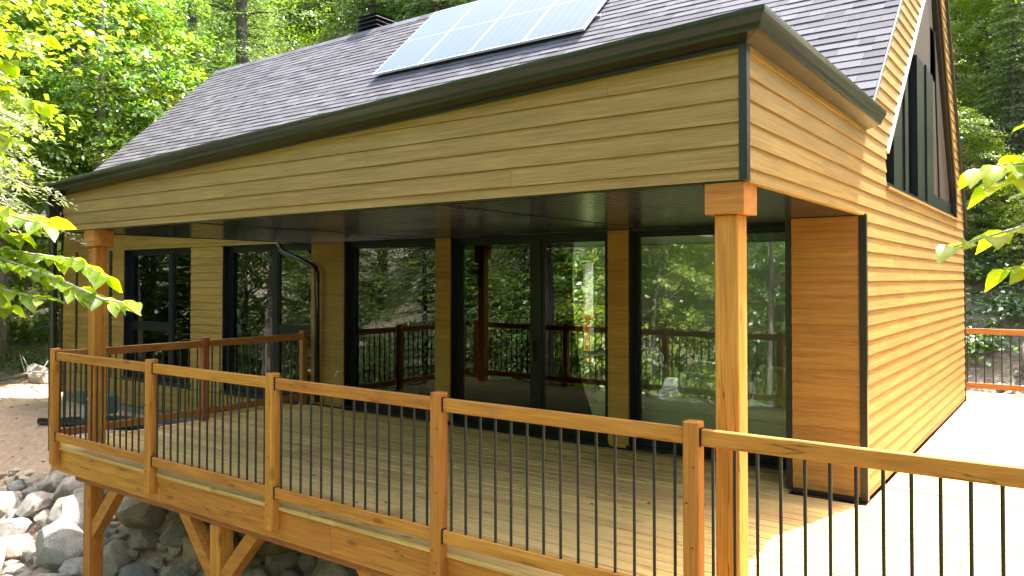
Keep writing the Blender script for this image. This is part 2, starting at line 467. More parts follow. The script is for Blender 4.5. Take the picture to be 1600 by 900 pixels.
# ground ----------------------------------------------------------------------
m, nt, out = new_mat('ground_soil')
geo = N(nt, 'ShaderNodeNewGeometry')
sp = N(nt, 'ShaderNodeSeparateXYZ')
nt.links.new(geo.outputs['Position'], sp.inputs[0])
n1 = N(nt, 'ShaderNodeTexNoise', i_Scale=0.7, i_Detail=8.0, i_Roughness=0.65)
nt.links.new(geo.outputs['Position'], n1.inputs['Vector'])
n2 = N(nt, 'ShaderNodeTexNoise', i_Scale=9.0, i_Detail=8.0, i_Roughness=0.75)
nt.links.new(geo.outputs['Position'], n2.inputs['Vector'])
forest = ramp(nt, [(0.25, (0.06, 0.05, 0.03)), (0.46, (0.16, 0.13, 0.085)), (0.60, (0.29, 0.24, 0.19)), (0.72, (0.45, 0.39, 0.34))])
nt.links.new(n2.outputs['Fac'], forest.inputs[0])
sand = ramp(nt, [(0.25, (0.27, 0.165, 0.105)), (0.5, (0.44, 0.29, 0.20)), (0.75, (0.56, 0.41, 0.31))])
nt.links.new(n2.outputs['Fac'], sand.inputs[0])
at = N(nt, 'ShaderNodeAttribute', attribute_name='sand')
ad = N(nt, 'ShaderNodeMath', operation='MULTIPLY_ADD'); ad.inputs[1].default_value = 0.9; ad.inputs[2].default_value = -0.45
nt.links.new(n1.outputs['Fac'], ad.inputs[0])
a2 = N(nt, 'ShaderNodeMath', operation='ADD'); a2.use_clamp = True
nt.links.new(ad.outputs[0], a2.inputs[0]); nt.links.new(at.outputs['Fac'], a2.inputs[1])
sh = ramp(nt, [(0.4, (0, 0, 0)), (0.6, (1, 1, 1))])
nt.links.new(a2.outputs[0], sh.inputs[0])
mx = N(nt, 'ShaderNodeMixRGB')
nt.links.new(sh.outputs[0], mx.inputs[0]); nt.links.new(forest.outputs[0], mx.inputs[1]); nt.links.new(sand.outputs[0], mx.inputs[2])
b = N(nt, 'ShaderNodeBsdfPrincipled'); b.inputs['Roughness'].default_value = 0.95
nt.links.new(mx.outputs[0], b.inputs['Base Color'])
bp = N(nt, 'ShaderNodeBump', i_Strength=0.9, i_Distance=0.06)
nt.links.new(n2.outputs['Fac'], bp.inputs['Height'])
nt.links.new(bp.outputs[0], b.inputs['Normal'])
nt.links.new(b.outputs[0], out.inputs['Surface'])
M['ground'] = m

# ================================================================== helpers
def thing(name, label, cat, loc=(0, 0, 0), group=None):
    o = bpy.data.objects.new(name, None)
    COL.objects.link(o)
    o.location = loc
    o.empty_display_size = 0.2
    o['label'] = label
    o['category'] = cat
    if group:
        o['group'] = group
    return o

def tag(o, label, cat, group=None):
    o['label'] = label
    o['category'] = cat
    if group:
        o['group'] = group
    return o

WORLD = {}
def wloc(o):
    v = Vector((0, 0, 0))
    while o is not None:
        v += o.location
        o = o.parent
    return v

def link_mesh(name, verts, faces, mat, parent=None, smooth=False, recentre=True, kind=None):
    me = bpy.data.meshes.new(name)
    vs = np.asarray(verts, dtype=np.float64)
    c = Vector((0, 0, 0))
    if recentre:
        cc = (vs.min(0) + vs.max(0)) / 2
        vs = vs - cc
        c = Vector(cc)
    me.from_pydata([tuple(v) for v in vs], [], faces)
    me.materials.append(mat)
    if smooth:
        me.polygons.foreach_set('use_smooth', [True] * len(me.polygons))
    me.update()
    o = bpy.data.objects.new(name, me)
    COL.objects.link(o)
    if parent is not None:
        o.parent = parent
        o.location = c - wloc(parent)
    else:
        o.location = c
    if kind:
        o['kind'] = kind
    return o

class MB:
    def __init__(s):
        s.v = []; s.f = []
    def box(s, x0, x1, y0, y1, z0, z1):
        i = len(s.v)
        s.v += [(x0, y0, z0), (x1, y0, z0), (x1, y1, z0), (x0, y1, z0), (x0, y0, z1), (x1, y0, z1), (x1, y1, z1), (x0, y1, z1)]
        s.f += [tuple(i + k for k in q) for q in ((0, 3, 2, 1), (4, 5, 6, 7), (0, 1, 5, 4), (1, 2, 6, 5), (2, 3, 7, 6), (3, 0, 4, 7))]
        return s
    def cbox(s, x0, x1, y0, y1, z0, z1, b=0.006):
        """box with chamfered long edges on every side (24 verts)"""
        i = len(s.v)
        X = (x0, x1); Y = (y0, y1); Z = (z0, z1)
        idx = {}
        for a in (0, 1):
            for c in (0, 1):
                for d in (0, 1):
                    sx = b if a == 0 else -b; sy = b if c == 0 else -b; sz = b if d == 0 else -b
                    idx[a, c, d, 'x'] = len(s.v); s.v.append((X[a], Y[c] + sy, Z[d] + sz))
                    idx[a, c, d, 'y'] = len(s.v); s.v.append((X[a] + sx, Y[c], Z[d] + sz))
                    idx[a, c, d, 'z'] = len(s.v); s.v.append((X[a] + sx, Y[c] + sy, Z[d]))
        def quad(q): s.f.append(tuple(q))
        for a in (0, 1):
            q = [idx[a, 0, 0, 'x'], idx[a, 1, 0, 'x'], idx[a, 1, 1, 'x'], idx[a, 0, 1, 'x']]
            quad(q if a else q[::-1])
            q = [idx[0, a, 0, 'y'], idx[1, a, 0, 'y'], idx[1, a, 1, 'y'], idx[0, a, 1, 'y']]
            quad(q[::-1] if a else q)
            q = [idx[0, 0, a, 'z'], idx[1, 0, a, 'z'], idx[1, 1, a, 'z'], idx[0, 1, a, 'z']]
            quad(q if a else q[::-1])
        for a in (0, 1):
            for c in (0, 1):
                q = [idx[a, c, 0, 'x'], idx[a, c, 0, 'y'], idx[a, c, 1, 'y'], idx[a, c, 1, 'x']]
                quad(q if (a + c) % 2 == 0 else q[::-1])
                q = [idx[a, 0, c, 'x'], idx[a, 1, c, 'x'], idx[a, 1, c, 'z'], idx[a, 0, c, 'z']]
                quad(q if (a + c) % 2 == 0 else q[::-1])
                q = [idx[0, a, c, 'y'], idx[1, a, c, 'y'], idx[1, a, c, 'z'], idx[0, a, c, 'z']]
                quad(q[::-1] if (a + c) % 2 == 0 else q)
        for a in (0, 1):
            for c in (0, 1):
                for d in (0, 1):
                    q = [idx[a, c, d, 'x'], idx[a, c, d, 'y'], idx[a, c, d, 'z']]
                    quad(q if (a + c + d) % 2 else q[::-1])
        return s
    def prism(s, ring0, ring1):
        i = len(s.v); n = len(ring0)
        s.v += [tuple(p) for p in ring0] + [tuple(p) for p in ring1]
        s.f.append(tuple(i + k for k in range(n))[::-1])
        s.f.append(tuple(i + n + k for k in range(n)))
        for k in range(n):
            k2 = (k + 1) % n
            s.f.append((i + k, i + k2, i + n + k2, i + n + k))
        return s
    def tube(s, pts, rads, n=8, cap=True):
        pts = [Vector(p) for p in pts]
        if not isinstance(rads, (list, tuple)):
            rads = [rads] * len(pts)
        i0 = len(s.v)
        prev = None
        for k, p in enumerate(pts):
            if k == 0: d = pts[1] - pts[0]
            elif k == len(pts) - 1: d = pts[-1] - pts[-2]
            else: d = (pts[k + 1] - pts[k - 1])
            d.normalize()
            if prev is None:
                a = Vector((0, 0, 1)) if abs(d.z) < 0.9 else Vector((1, 0, 0))
                u = d.cross(a).normalized()
            else:
                u = (prev - d * prev.dot(d)).normalized()
            prev = u
            w = d.cross(u)
            for j in range(n):
                t = 2 * math.pi * j / n
                s.v.append(tuple(p + (u * math.cos(t) + w * math.sin(t)) * rads[k]))
        for k in range(len(pts) - 1):
            for j in range(n):
                j2 = (j + 1) % n
                a = i0 + k * n
                s.f.append((a + j, a + j2, a + n + j2, a + n + j))
        if cap:
            s.f.append(tuple(i0 + j for j in range(n))[::-1])
            e = i0 + (len(pts) - 1) * n
            s.f.append(tuple(e + j for j in range(n)))
        return s
    def build(s, name, mat, parent=None, smooth=False, recentre=True, kind=None):
        return link_mesh(name, s.v, s.f, mat, parent, smooth, recentre, kind)

def lap_board(name, poly, zb, h, axis, plane, sign, mat, parent, proud=0.017, top=0.004):
    """one lap siding board; poly = (u,z) outline seen from the front, proud at its bottom edge"""
    def off(z): return proud + (top - proud) * min(1.0, max(0.0, (z - zb) / h))
    v = []; n = len(poly)
    for u, z in poly:
        d = plane + sign * off(z)
        v.append((u, d, z) if axis == 'x' else (d, u, z))
    for u, z in poly:
        d = plane - sign * 0.004
        v.append((u, d, z) if axis == 'x' else (d, u, z))
    f = [tuple(range(n)), tuple(range(2 * n - 1, n - 1, -1))]
    for k in range(n):
        k2 = (k + 1) % n
        f.append((k2, k, n + k, n + k2))
    if (axis == 'x') != (sign < 0):
        f = [q[::-1] for q in f]
    return link_mesh(name, v, f, mat, parent)

EXPO = 0.128
ZG = 2.512
def courses(z0, z1):
    """lap courses (bottom, top) between two heights on the house-wide grid"""
    k = math.floor((z0 - ZG) / EXPO)
    res = []
    while True:
        b_ = ZG + EXPO * k
        t_ = b_ + EXPO
        if b_ >= z1 - 0.012: break
        bb = max(b_, z0); tt = min(t_, z1)
        if tt - bb > 0.012:
            res.append((bb, tt, b_))
        k += 1
    return res

def rect_siding(parent, x0, x1, z0, z1, plane, mat, joints=(), axis='x', sign=-1):
    for bb, tt, b_ in courses(z0, z1):
        cuts = [x0] + [j for j in joints if x0 < j < x1] + [x1]
        if 3.0 < (x1 - x0) < 7.85:
            j = x0 + random.uniform(0.35, 0.65) * (x1 - x0)
            cuts = [x0, j, x1]
        for a, c in zip(cuts[:-1], cuts[1:]):
            lap_board('siding_board', [(a + 0.001, bb), (c - 0.001, bb), (c - 0.001, tt), (a + 0.001, tt)], b_, EXPO, axis, plane, sign, mat, parent)

# ================================================================== terrain
def smooth(a, b_, x):
    t = np.clip((x - a) / (b_ - a), 0, 1)
    return t * t * (3 - 2 * t)

def ground_z(x, y):
    x = np.asarray(x, float); y = np.asarray(y, float)
    z = np.full(np.broadcast(x, y).shape, -0.66)
    ye = -0.85 + 1.1 * smooth(-8.0, -4.5, x) - 0.9 * smooth(-13, -17, x)
    d = np.maximum(0, ye - y)
    z = z - 0.56 * np.minimum(d, 6.0)
    z = z + 0.42 * np.maximum(0, -12.0 - y) * (1 - 0.3 * smooth(-12, -60, y))
    hb = np.maximum(0, y - 9.2)
    hill = 0.62 * np.minimum(hb, 9) + 0.36 * np.maximum(0, hb - 9)
    hl = np.maximum(0, -19.5 - x)
    hill2 = 0.22 * np.minimum(hl, 6) + 0.40 * np.maximum(0, hl - 6)
    hill2 = hill2 * smooth(-9, 2, y)
    z = z + np.minimum(np.maximum(hill, hill2) + 0.35 * np.minimum(hill, hill2), 34)
    bump = 0.10 * np.sin(1.3 * x + 0.7 * y) * np.sin(0.9 * y - 0.4 * x) + 0.05 * np.sin(3.1 * x + 1.0) * np.sin(2.7 * y)
    near = smooth(-12.5, -16, x) + smooth(8.2, 10, y) + smooth(-2, -5, y)
    z = z + bump * np.clip(near, 0.15, 2.5)
    return z

def gz(x, y): return float(ground_z(x, y))

def axis_ticks(lo, hi, c0, c1, fine):
    t = list(np.arange(c0, c1, fine))
    s = fine; p = c0
    left = []
    while p > lo:
        s *= 1.25; p -= s; left.append(p)
    s = fine; p = t[-1]
    right = []
    while p < hi:
        s *= 1.25; p += s; right.append(p)
    return np.array(left[::-1] + t + right)

tx = axis_ticks(-170, 170, -26, 6, 0.3)
ty = axis_ticks(-170, 170, -9, 16, 0.3)
GX, GY = np.meshgrid(tx, ty, indexing='ij')
GZ = ground_z(GX, GY)
nx, ny = GX.shape
vs = np.stack([GX.ravel(), GY.ravel(), GZ.ravel()], 1)
ii = np.arange(nx * ny).reshape(nx, ny)
fs = np.stack([ii[:-1, :-1].ravel(), ii[1:, :-1].ravel(), ii[1:, 1:].ravel(), ii[:-1, 1:].ravel()], 1)
def np_mesh(name, vs, quads):
    me = bpy.data.meshes.new(name)
    me.vertices.add(len(vs)); me.vertices.foreach_set('co', np.asarray(vs, np.float32).ravel())
    nq = len(quads)
    me.loops.add(nq * 4); me.loops.foreach_set('vertex_index', np.asarray(quads, np.int32).ravel())
    me.polygons.add(nq); me.polygons.foreach_set('loop_start', np.arange(0, nq * 4, 4, dtype=np.int32))
    me.polygons.foreach_set('loop_total', np.full(nq, 4, dtype=np.int32))
    me.update(calc_edges=True)
    return me
gm = np_mesh('ground', vs, fs)
sandw = smooth(-21.5, -17, GX) * smooth(-4.2, -2.0, GY) * (1 - smooth(6.6, 8.0, GY)) * (1 - smooth(0.5, 3, GX))
sandw = np.maximum(sandw, 0.5 * smooth(-9, -7, GX) * (1 - smooth(2, 4, GX)) * smooth(-6, -3, GY) * (1 - smooth(-1, 1, GY)))
at = gm.attributes.new('sand', 'FLOAT', 'POINT')
at.data.foreach_set('value', sandw.ravel().astype(np.float32))
gm.materials.append(M['ground'])
gm.polygons.foreach_set('use_smooth', [True] * len(gm.polygons))
go = bpy.data.objects.new('ground', gm)
COL.objects.link(go)
go['kind'] = 'structure'

# ================================================================== house
XL, XR = -15.93, 0.0
YW = 0.59        # face of the window wall
YB = 6.88        # rear wall
ZS = 2.44        # soffit
YF = -2.895      # porch fascia face
XA = -8.07       # porch left end
RS, R0 = 0.949, 3.09          # front roof slope  z = R0 + RS*y
YP, ZP = 4.19, 7.07           # ridge
BS = 1.56                     # rear roof slope
house = thing('house', 'tan lap-sided cottage with grey shingle roof and deep covered porch', 'house', (-8, 3, -0.5))

def part(name, mat, build, **kw):
    mb = MB(); build(mb)
    return mb.build(name, mat, house, **kw)

# foundation
part('foundation', M['concrete'], lambda b: b.box(XL + 0.03, -0.03, YW + 0.06, YB - 0.03, -2.6, -0.46))
# backing walls (structure behind the boards) -------------------------------------------------
wall = MB()
wz0, wz1 = -0.5, 2.455
piers_left = [(-15.93, -13.41), (-11.12, -10.18)]
piers_right = [(-7.9, -7.175), (-5.4, -5.14), (-2.81, -2.55)]
for a, c in piers_left: wall.box(a, c, YW, YW + 0.2, wz0, wz1)
for a, c in piers_right: wall.box(a, c, YW, YW + 0.2, wz0, wz1 - 0.016)
wall.box(XL, -7.12, YW, YW + 0.2, wz1, 3.45)                     # strip over the left windows
wall.box(-13.41, -11.12, YW, YW + 0.2, wz0, 0.0)
wall.box(-10.18, -7.9, YW, YW + 0.2, wz0, 0.0)
wall.box(-0.79, -0.6, YW, YW + 0.2, -0.02, wz1 - 0.016)
wall.box(-7.12, -0.03, YW + 0.1, YW + 0.25, ZS + 0.03, 3.4)
front = wall.build('front_wall', M['frame'], house)
for a, c in [(-15.93, -15.33), (-15.25, -13.95), (-13.85, -13.41), (-11.12, -10.18)]:
    rect_siding(front, a, c, -0.03, 2.44, YW, M['siding_x'])
rect_siding(front, XL + 0.03, -7.2, 2.47, 2.93, YW, M['siding_x'])
rect_siding(front, XL + 0.03, -8.0, -0.5, -0.045, YW, M['siding_x'])
for a, c in piers_right:
    rect_siding(front, a, c, 0.02, ZS - 0.012, YW, M['siding_x'])
# flashing strip above left windows, black vertical strips between siding fields
part('trim_or_shadow_strip', M['siding_x'], lambda b: b.box(XL + 0.03, -7.9, YW - 0.035, YW, 2.443, 2.468))
for a, c in [(-15.33, -15.25), (-13.95, -13.85)]:
    part('trim_or_shadow_strip', M['black'], lambda b: b.box(a, c, YW - 0.022, YW, -0.03, 2.44))
part('corner_trim', M['black'], lambda b: b.box(XL - 0.035, XL + 0.028, YW - 0.035, YW + 0.05, -0.5, 3.0))
# orange siding chase at the right end of the porch
chase = part('chase_wall', M['frame'], lambda b: b.box(-0.6, -0.006, 0.0, YW, -0.02, ZS - 0.004))
rect_siding(chase, -0.605, -0.036, 0.03, ZS - 0.012, 0.0, M['chase'])
part('corner_trim', M['black'], lambda b: b.box(-0.034, 0.024, -0.024, 0.03, 0.004, ZS + 0.004))
part('base_trim', M['black'], lambda b: b.box(-0.612, -0.036, -0.02, 0.0, 0.004, 0.028))
part('corner_trim', M['black'], lambda b: b.box(-0.66, -0.608, -0.01, YW + 0.1, 0.004, ZS - 0.004))

# gable wall -----------------------------------------------------------------------------------
def roof_front_y(z): return (z - R0) / RS
def rear_y(z): return min(YB, YP + (ZP - z) / BS)
WZ0 = 2.768
def win_l(z): return max(0.95, (z - 2.20) / 0.945)
def win_r(z): return min(6.10, 6.17 - (z - 3.09) / 1.69)
WTOP_Y = (6.17 * 1.69 + 3.09 - 2.20) / (0.945 + 1.69)
WTOP_Z = 2.20 + 0.945 * WTOP_Y
gb = MB()
th = 0.14
def gpoly(pts):
    gb.prism([(-0.004 - th, y, z) for y, z in pts], [(-0.004, y, z) for y, z in pts])
gpoly([(0.03, -0.02), (YB, -0.02), (YB, WZ0), (0.03, WZ0)])
gpoly([(0.03, WZ0), (0.95, WZ0), (0.95, 3.10), (WTOP_Y, WTOP_Z), (YP, ZP - 0.05), (0.03, R0)])
gpoly([(6.10, WZ0), (YB, WZ0), (YB, rear_y(0) * 0 + 2.87), (YP, ZP - 0.05), (WTOP_Y, WTOP_Z), (6.10, 3.21)])
gable = gb.build('gable_wall', M['frame'], house)
upper = []
def gable_board(y0b, y1b, y0t, y1t, bb, tt, b_):
    if bb > 5.9:
        upper.append(lap_board('siding_board', [(y0b, bb), (y1b, bb), (y1t, tt), (y0t, tt)], b_, EXPO, 'y', 0.0, 1, M['siding_y'], None))
        return
    lap_board('siding_board', [(y0b, bb), (y1b, bb), (y1t, tt), (y0t, tt)], b_, EXPO, 'y', 0.0, 1, M['siding_y'], gable)
jrnd = random.Random(5)
for bb, tt, b_ in courses(0.02, 6.9):
    if tt <= ZS + 0.1:
        lo = (0.028, 0.028)
        if tt > ZS + 0.02:
            gable_board(YF + 0.03, 0.026, YF + 0.03, 0.026, ZS - 0.004, tt, b_)
    elif tt < 3.2:
        lo = (YF + 0.03, YF + 0.03)
    else:
        if bb < 3.2: gable_board(YF + 0.03, roof_front_y(bb) + 0.019, YF + 0.03, roof_front_y(bb) + 0.019, bb, 3.236, b_)
        lo = (max(roof_front_y(bb), -0.2) + 0.02, max(roof_front_y(tt), -0.2) + 0.02)
    hi = (rear_y(bb) - 0.03, rear_y(tt) - 0.03)
    segs = []
    if bb < WZ0 - 0.01 or bb > WTOP_Z:
        segs = [(lo, hi)]
    else:
        segs = [(lo, (win_l(bb) - 0.03, win_l(tt) - 0.03)), ((win_r(bb) + 0.03, win_r(tt) + 0.03), hi)]
    for (a0, a1), (c0, c1) in segs:
        if c0 - a0 < 0.03: continue
        L = c0 - a0
        cuts = []
        if L > 3.9:
            p = a0 + jrnd.uniform(1.2, 3.4)
            while p < c0 - 0.8:
                cuts.append(p); p += 3.66
        pts = [(a0, a1)] + [(p, p) for p in cuts] + [(c0, c1)]
        for (p0, p1), (q0, q1) in zip(pts[:-1], pts[1:]):
            if q1 < p1: continue
            gable_board(p0 + 0.001, q0 - 0.001, p1 + 0.001, q1 - 0.001, bb, tt, b_)
ub = MB()
for o in upper:
    i0 = len(ub.v); l0 = o.location
    ub.v += [tuple(v.co + l0) for v in o.data.vertices]; ub.f += [tuple(i0 + k for k in p.vertices) for p in o.data.polygons]
    me_ = o.data; bpy.data.objects.remove(o); bpy.data.meshes.remove(me_)
if ub.v: ub.build('siding_board', M['siding_y'], gable, kind='stuff')
# the piece of porch side above the soffit
part('porch_side_backing', M['frame'], lambda b: b.box(-0.1, -0.004, YF + 0.02, 0.03, ZS, 3.2))

# porch fascia ---------------------------------------------------------------------------------
def ztop(x): return 3.222 + 0.0395 * x
fb = MB()
fb.prism([(XA, YF, ZS + 0.004), (-0.03, YF, ZS + 0.004), (-0.03, YF, ztop(0) + 0.06), (XA, YF, ztop(XA) + 0.06)],
         [(XA, YF + 0.12, ZS + 0.004), (-0.03, YF + 0.12, ZS + 0.004), (-0.03, YF + 0.12, ztop(0) + 0.06), (XA, YF + 0.12, ztop(XA) + 0.06)])
fascia = fb.build('porch_fascia', M['frame'], house)
def fascia_board(x0, x1, bb, tt, b_):
    zt = lambda x: ztop(x) - 0.012
    def xat(z): return (z + 0.012 - 3.222) / 0.0395
    if zt(x1) <= bb + 0.01: return
    xs = max(x0, xat(bb))
    if xs >= x1 - 0.02: return
    poly = [(xs, bb), (x1, bb)]
    xt = xat(tt)
    if xt >= x1: poly += [(x1, zt(x1)), (xs, max(bb + 0.001, zt(xs)))]
    elif xt > xs: poly += [(x1, tt), (xt, tt), (xs, max(bb + 0.001, zt(xs)))]
    else: poly += [(x1, tt), (xs, tt)]
    lap_board('siding_board', poly, b_, EXPO, 'x', YF, -1, M['siding_x'], fascia)
shadow_strip = MB()  # black strip painted in as the shadow gap under the gutter
shadow_strip.prism([(XA, YF - 0.021, ztop(XA) - 0.046), (-0.027, YF - 0.0205, ztop(0) - 0.046), (-0.027, YF - 0.0205, ztop(0) + 0.03), (XA, YF - 0.021, ztop(XA) + 0.03)],
          [(XA, YF + 0.01, ztop(XA) - 0.046), (-0.027, YF + 0.01, ztop(0) - 0.046), (-0.027, YF + 0.01, ztop(0) + 0.03), (XA, YF + 0.01, ztop(XA) + 0.03)])
shadow_strip.build('trim_or_shadow_strip', M['black'], house)
fjoints = [[], [-1.60], [-4.9], [-6.6, -3.0], [-5.2], [-0.86], [-2.4]]
for i, (bb, tt, b_) in enumerate(courses(ZS + 0.004, 3.3)):
    cuts = [XA] + fjoints[i % len(fjoints)] + [-0.025]
    for a, c in zip(cuts[:-1], cuts[1:]):
        fascia_board(a + 0.001, c - 0.001, bb, tt, b_)
part('corner_trim', M['black'], lambda b: b.box(-0.026, 0.020, YF - 0.022, YF + 0.030, ZS - 0.004, 3.215))
part('corner_trim', M['black'], lambda b: b.box(XA - 0.03, XA - 0.001, YF - 0.02, YF + 0.05, ZS - 0.004, 2.93))
part('porch_end_wall', M['siding_y'], lambda b: b.prism([(XA, YF + 0.05, ZS), (XA, YW, ZS), (XA, YW, 2.93), (XA, YF + 0.05, 2.93)], [(XA + 0.1, YF + 0.05, ZS), (XA + 0.1, YW, ZS), (XA + 0.1, YW, 2.93), (XA + 0.1, YF + 0.05, 2.93)]))

# soffit panels: grooved metal boards between three H-trims --------------------------------------
sx = [XA + 0.03, -5.48, -2.29, -0.008]
for a, c in zip(sx[:-1], sx[1:]):
    y = YF + 0.03
    pitch = 0.1
    while y < YW - 0.01:
        y1 = min(y + pitch, YW + 0.08)
        sb = MB()
        p = [(y + 0.001, ZS + 0.012), (y + 0.010, ZS - 0.006), (y1 - 0.022, ZS - 0.006), (y1 - 0.012, ZS + 0.012), (y1 - 0.012, ZS + 0.016), (y + 0.001, ZS + 0.016)]
        sb.prism([(a + 0.012, q[0], q[1]) for q in p], [(c - 0.012, q[0], q[1]) for q in p])
        sb.build('soffit_panel', M['soffit'], house)
        y += pitch
part('soffit_backing', M['black'], lambda b: b.box(XA + 0.02, -0.11, YF + 0.1, YW + 0.08, ZS + 0.02, ZS + 0.03))
for x in sx[1:3]:
    part('soffit_trim', M['black'], lambda b: b.box(x - 0.02, x + 0.02, YF + 0.03, YW, ZS - 0.011, ZS + 0.006))
part('soffit_trim', M['black'], lambda b: b.box(XA, XA + 0.03, YF + 0.03, YW, ZS - 0.012, ZS + 0.002))
part('soffit_trim', M['black'], lambda b: b.box(XA + 0.05, -0.03, YF + 0.004, YF + 0.03, ZS - 0.008, ZS + 0.003))
part('soffit_trim', M['siding_y'], lambda b: b.box(-0.03, 0.012, YF + 0.04, -0.03, ZS - 0.008, ZS + 0.003))

# windows ---------------------------------------------------------------------------------------
def window(x0, x1, z0, z1, mulls=(), bars=(), face=YW + 0.10, fw=0.06, name='window'):
    """recessed black window: jamb box + frame + panes; mulls = [(a,c)], bars = [(x0,x1,za,zb)]"""
    f = MB()
    d0, d1 = face, face + 0.07
    f.box(x0, x0 + fw, d0, d1, z0, z1); f.box(x1 - fw, x1, d0, d1, z0, z1)
    f.box(x0 + fw, x1 - fw, d0, d1, z1 - fw, z1); f.box(x0 + fw, x1 - fw, d0, d1, z0, z0 + fw)
    for a, c in mulls: f.box(a, c, d0 + 0.004, d1, z0 + fw, z1 - fw)
    w = f.build(name, M['frame'], house)
    # jamb liner out to the wall face
    j = MB()
    j.box(x0 - 0.004, x0 + 0.012, YW + 0.004, d0, z0, z1); j.box(x1 - 0.012, x1 + 0.004, YW + 0.004, d0, z0, z1)
    j.box(x0 + 0.012, x1 - 0.012, YW + 0.004, d0, z1 - 0.012, z1 + 0.001)
    j.build('jamb', M['frame'], w)
    s = MB(); s.box(x0 - 0.02, x1 + 0.02, YW - 0.04, d0, z0 - 0.03, z0 - 0.002); s.build('sill', M['frame'], w)
    xs = [x0 + fw] + [v for mc in mulls for v in mc] + [x1 - fw]
    for k in range(0, len(xs), 2):
        a, c = xs[k], xs[k + 1]
        hb = [q for q in bars if a - 0.05 <= q[0] and q[1] <= c + 0.05]
        zs = [z0 + fw] + [v for q in hb for v in (q[2], q[3])] + [z1 - fw]
        for q in hb:
            t = MB(); t.box(a, c, d0 + 0.008, d1 - 0.004, q[2], q[3]); t.build('glazing_bar', M['frame'], w)
        for m_ in range(0, len(zs), 2):
            # sash ring and glass
            sa = MB(); q = 0.032
            za, zc = zs[m_], zs[m_ + 1]
            sa.box(a, a + q, d0 + 0.018, d1 - 0.01, za, zc); sa.box(c - q, c, d0 + 0.018, d1 - 0.01, za, zc)
            sa.box(a + q, c - q, d0 + 0.018, d1 - 0.01, zc - q, zc); sa.box(a + q, c - q, d0 + 0.018, d1 - 0.01, za, za + q)
            sa.build('sash', M['frame'], w)
            g = MB(); g.box(a + q - 0.004, c - q + 0.004, d0 + 0.036, d0 + 0.042, za + q - 0.004, zc - q + 0.004)
            g.build('pane', M['glass'], w)
    return w
w1 = window(-13.41, -11.12, 0.03, 2.44, mulls=[(-12.02, -11.90)], bars=[(-13.3, -12.05, 0.95, 1.05)], fw=0.075)
w2 = window(-10.18, -7.9, 0.03, 2.44, mulls=[(-8.97, -8.85)], bars=[(-8.8, -8.0, 1.04, 1.14)], fw=0.075)
w3 = window(-7.175, -5.40, 0.06, 2.43, fw=0.07)
w4 = window(-2.55, -0.66, 0.06, 2.43, fw=0.045)
for w_, l_ in ((w1, 'black casement window with a low bar in its left half'), (w2, 'black casement window with a low bar in its right half'), (w3, 'single fixed black framed window next to the sliding door'), (w4, 'wide fixed black framed window showing the sofa')):
    w_['label'] = l_
door = window(-5.14, -2.81, 0.04, 2.43, mulls=[(-3.93, -3.79)], fw=0.075, name='sliding_door')
door['label'] = 'black two panel sliding glass door'
hd = MB(); hd.box(-3.905, -3.88, YW + 0.05, YW + 0.1, 0.9, 1.14); hd.build('handle', M['black'], door)
tr = MB()
for k in range(3): tr.box(-5.12, -2.83, YW - 0.05 + 0.05 * k, YW - 0.03 + 0.05 * k, 0.004, 0.03 + 0.012 * k)
tr.build('door_track', M['silver'] if False else M['frame'], door)

# interior ---------------------------------------------------------------------------------------
part('interior_floor', M['intfloor'], lambda b: b.box(XL + 0.2, -0.15, YW + 0.18, YB - 0.3, -0.05, 0.0))
part('interior_ceiling', M['intwall'], lambda b: b.box(XL + 0.2, -3.3, YW + 0.21, YB - 0.3, ZS + 0.12, ZS + 0.16))
bw = MB()
bw.box(XL + 0.2, -7.32, YB - 0.32, YB - 0.02, -0.06, ZS + 0.1)
bw.box(-6.46, -2.35, YB - 0.32, YB - 0.02, -0.06, ZS + 0.1); bw.box(-0.45, -0.15, YB - 0.32, YB - 0.02, -0.06, ZS + 0.1)
bw.box(-2.35, -0.45, YB - 0.32, YB - 0.02, 2.3, ZS + 0.1); bw.box(-2.35, -0.45, YB - 0.32, YB - 0.02, -0.06, 0.3)
bw.box(-7.32, -6.46, YB - 0.32, YB - 0.02, 2.26, ZS + 0.1)
bw.box(-7.32, -6.46, YB - 0.32, YB - 0.02, -0.06, 0.1)
bw.box(XL + 0.03, -0.15, YB - 0.02, YB, -0.5, 2.9) if False else None
bw.build('rear_wall', M['intwall'], house)
part('interior_wall', M['intwall'], lambda b: b.box(XL + 0.06, XL + 0.2, YW + 0.2, YB - 0.3, -0.5, 3.0))
part('interior_wall', M['intwall'], lambda b: b.box(-8.05, -7.95, YW + 0.25, 3.4, 0, ZS + 0.1))
part('rear_siding', M['siding_x'], lambda b: (b.box(XL, -7.32, YB - 0.02, YB, -0.5, 2.86), b.box(-6.46, -2.35, YB - 0.02, YB, -0.5, 2.86), b.box(-0.45, -0.02, YB - 0.02, YB, -0.5, 2.86), b.box(-2.35, -0.45, YB - 0.02, YB, -0.5, 0.3), b.box(-2.35, -0.45, YB - 0.02, YB, 2.3, 2.86), b.box(-7.32, -6.46, YB - 0.02, YB, 2.26, 2.86)))
part('left_wall', M['siding_y'], lambda b: b.prism([(XL, YW, -0.5), (XL, YB, -0.5), (XL, YB, 2.85), (XL, YP, ZP - 0.06), (XL, YW, R0 + RS * YW - 0.06)], [(XL + 0.05, YW, -0.5), (XL + 0.05, YB, -0.5), (XL + 0.05, YB, 2.85), (XL + 0.05, YP, ZP - 0.06), (XL + 0.05, YW, R0 + RS * YW - 0.06)]))
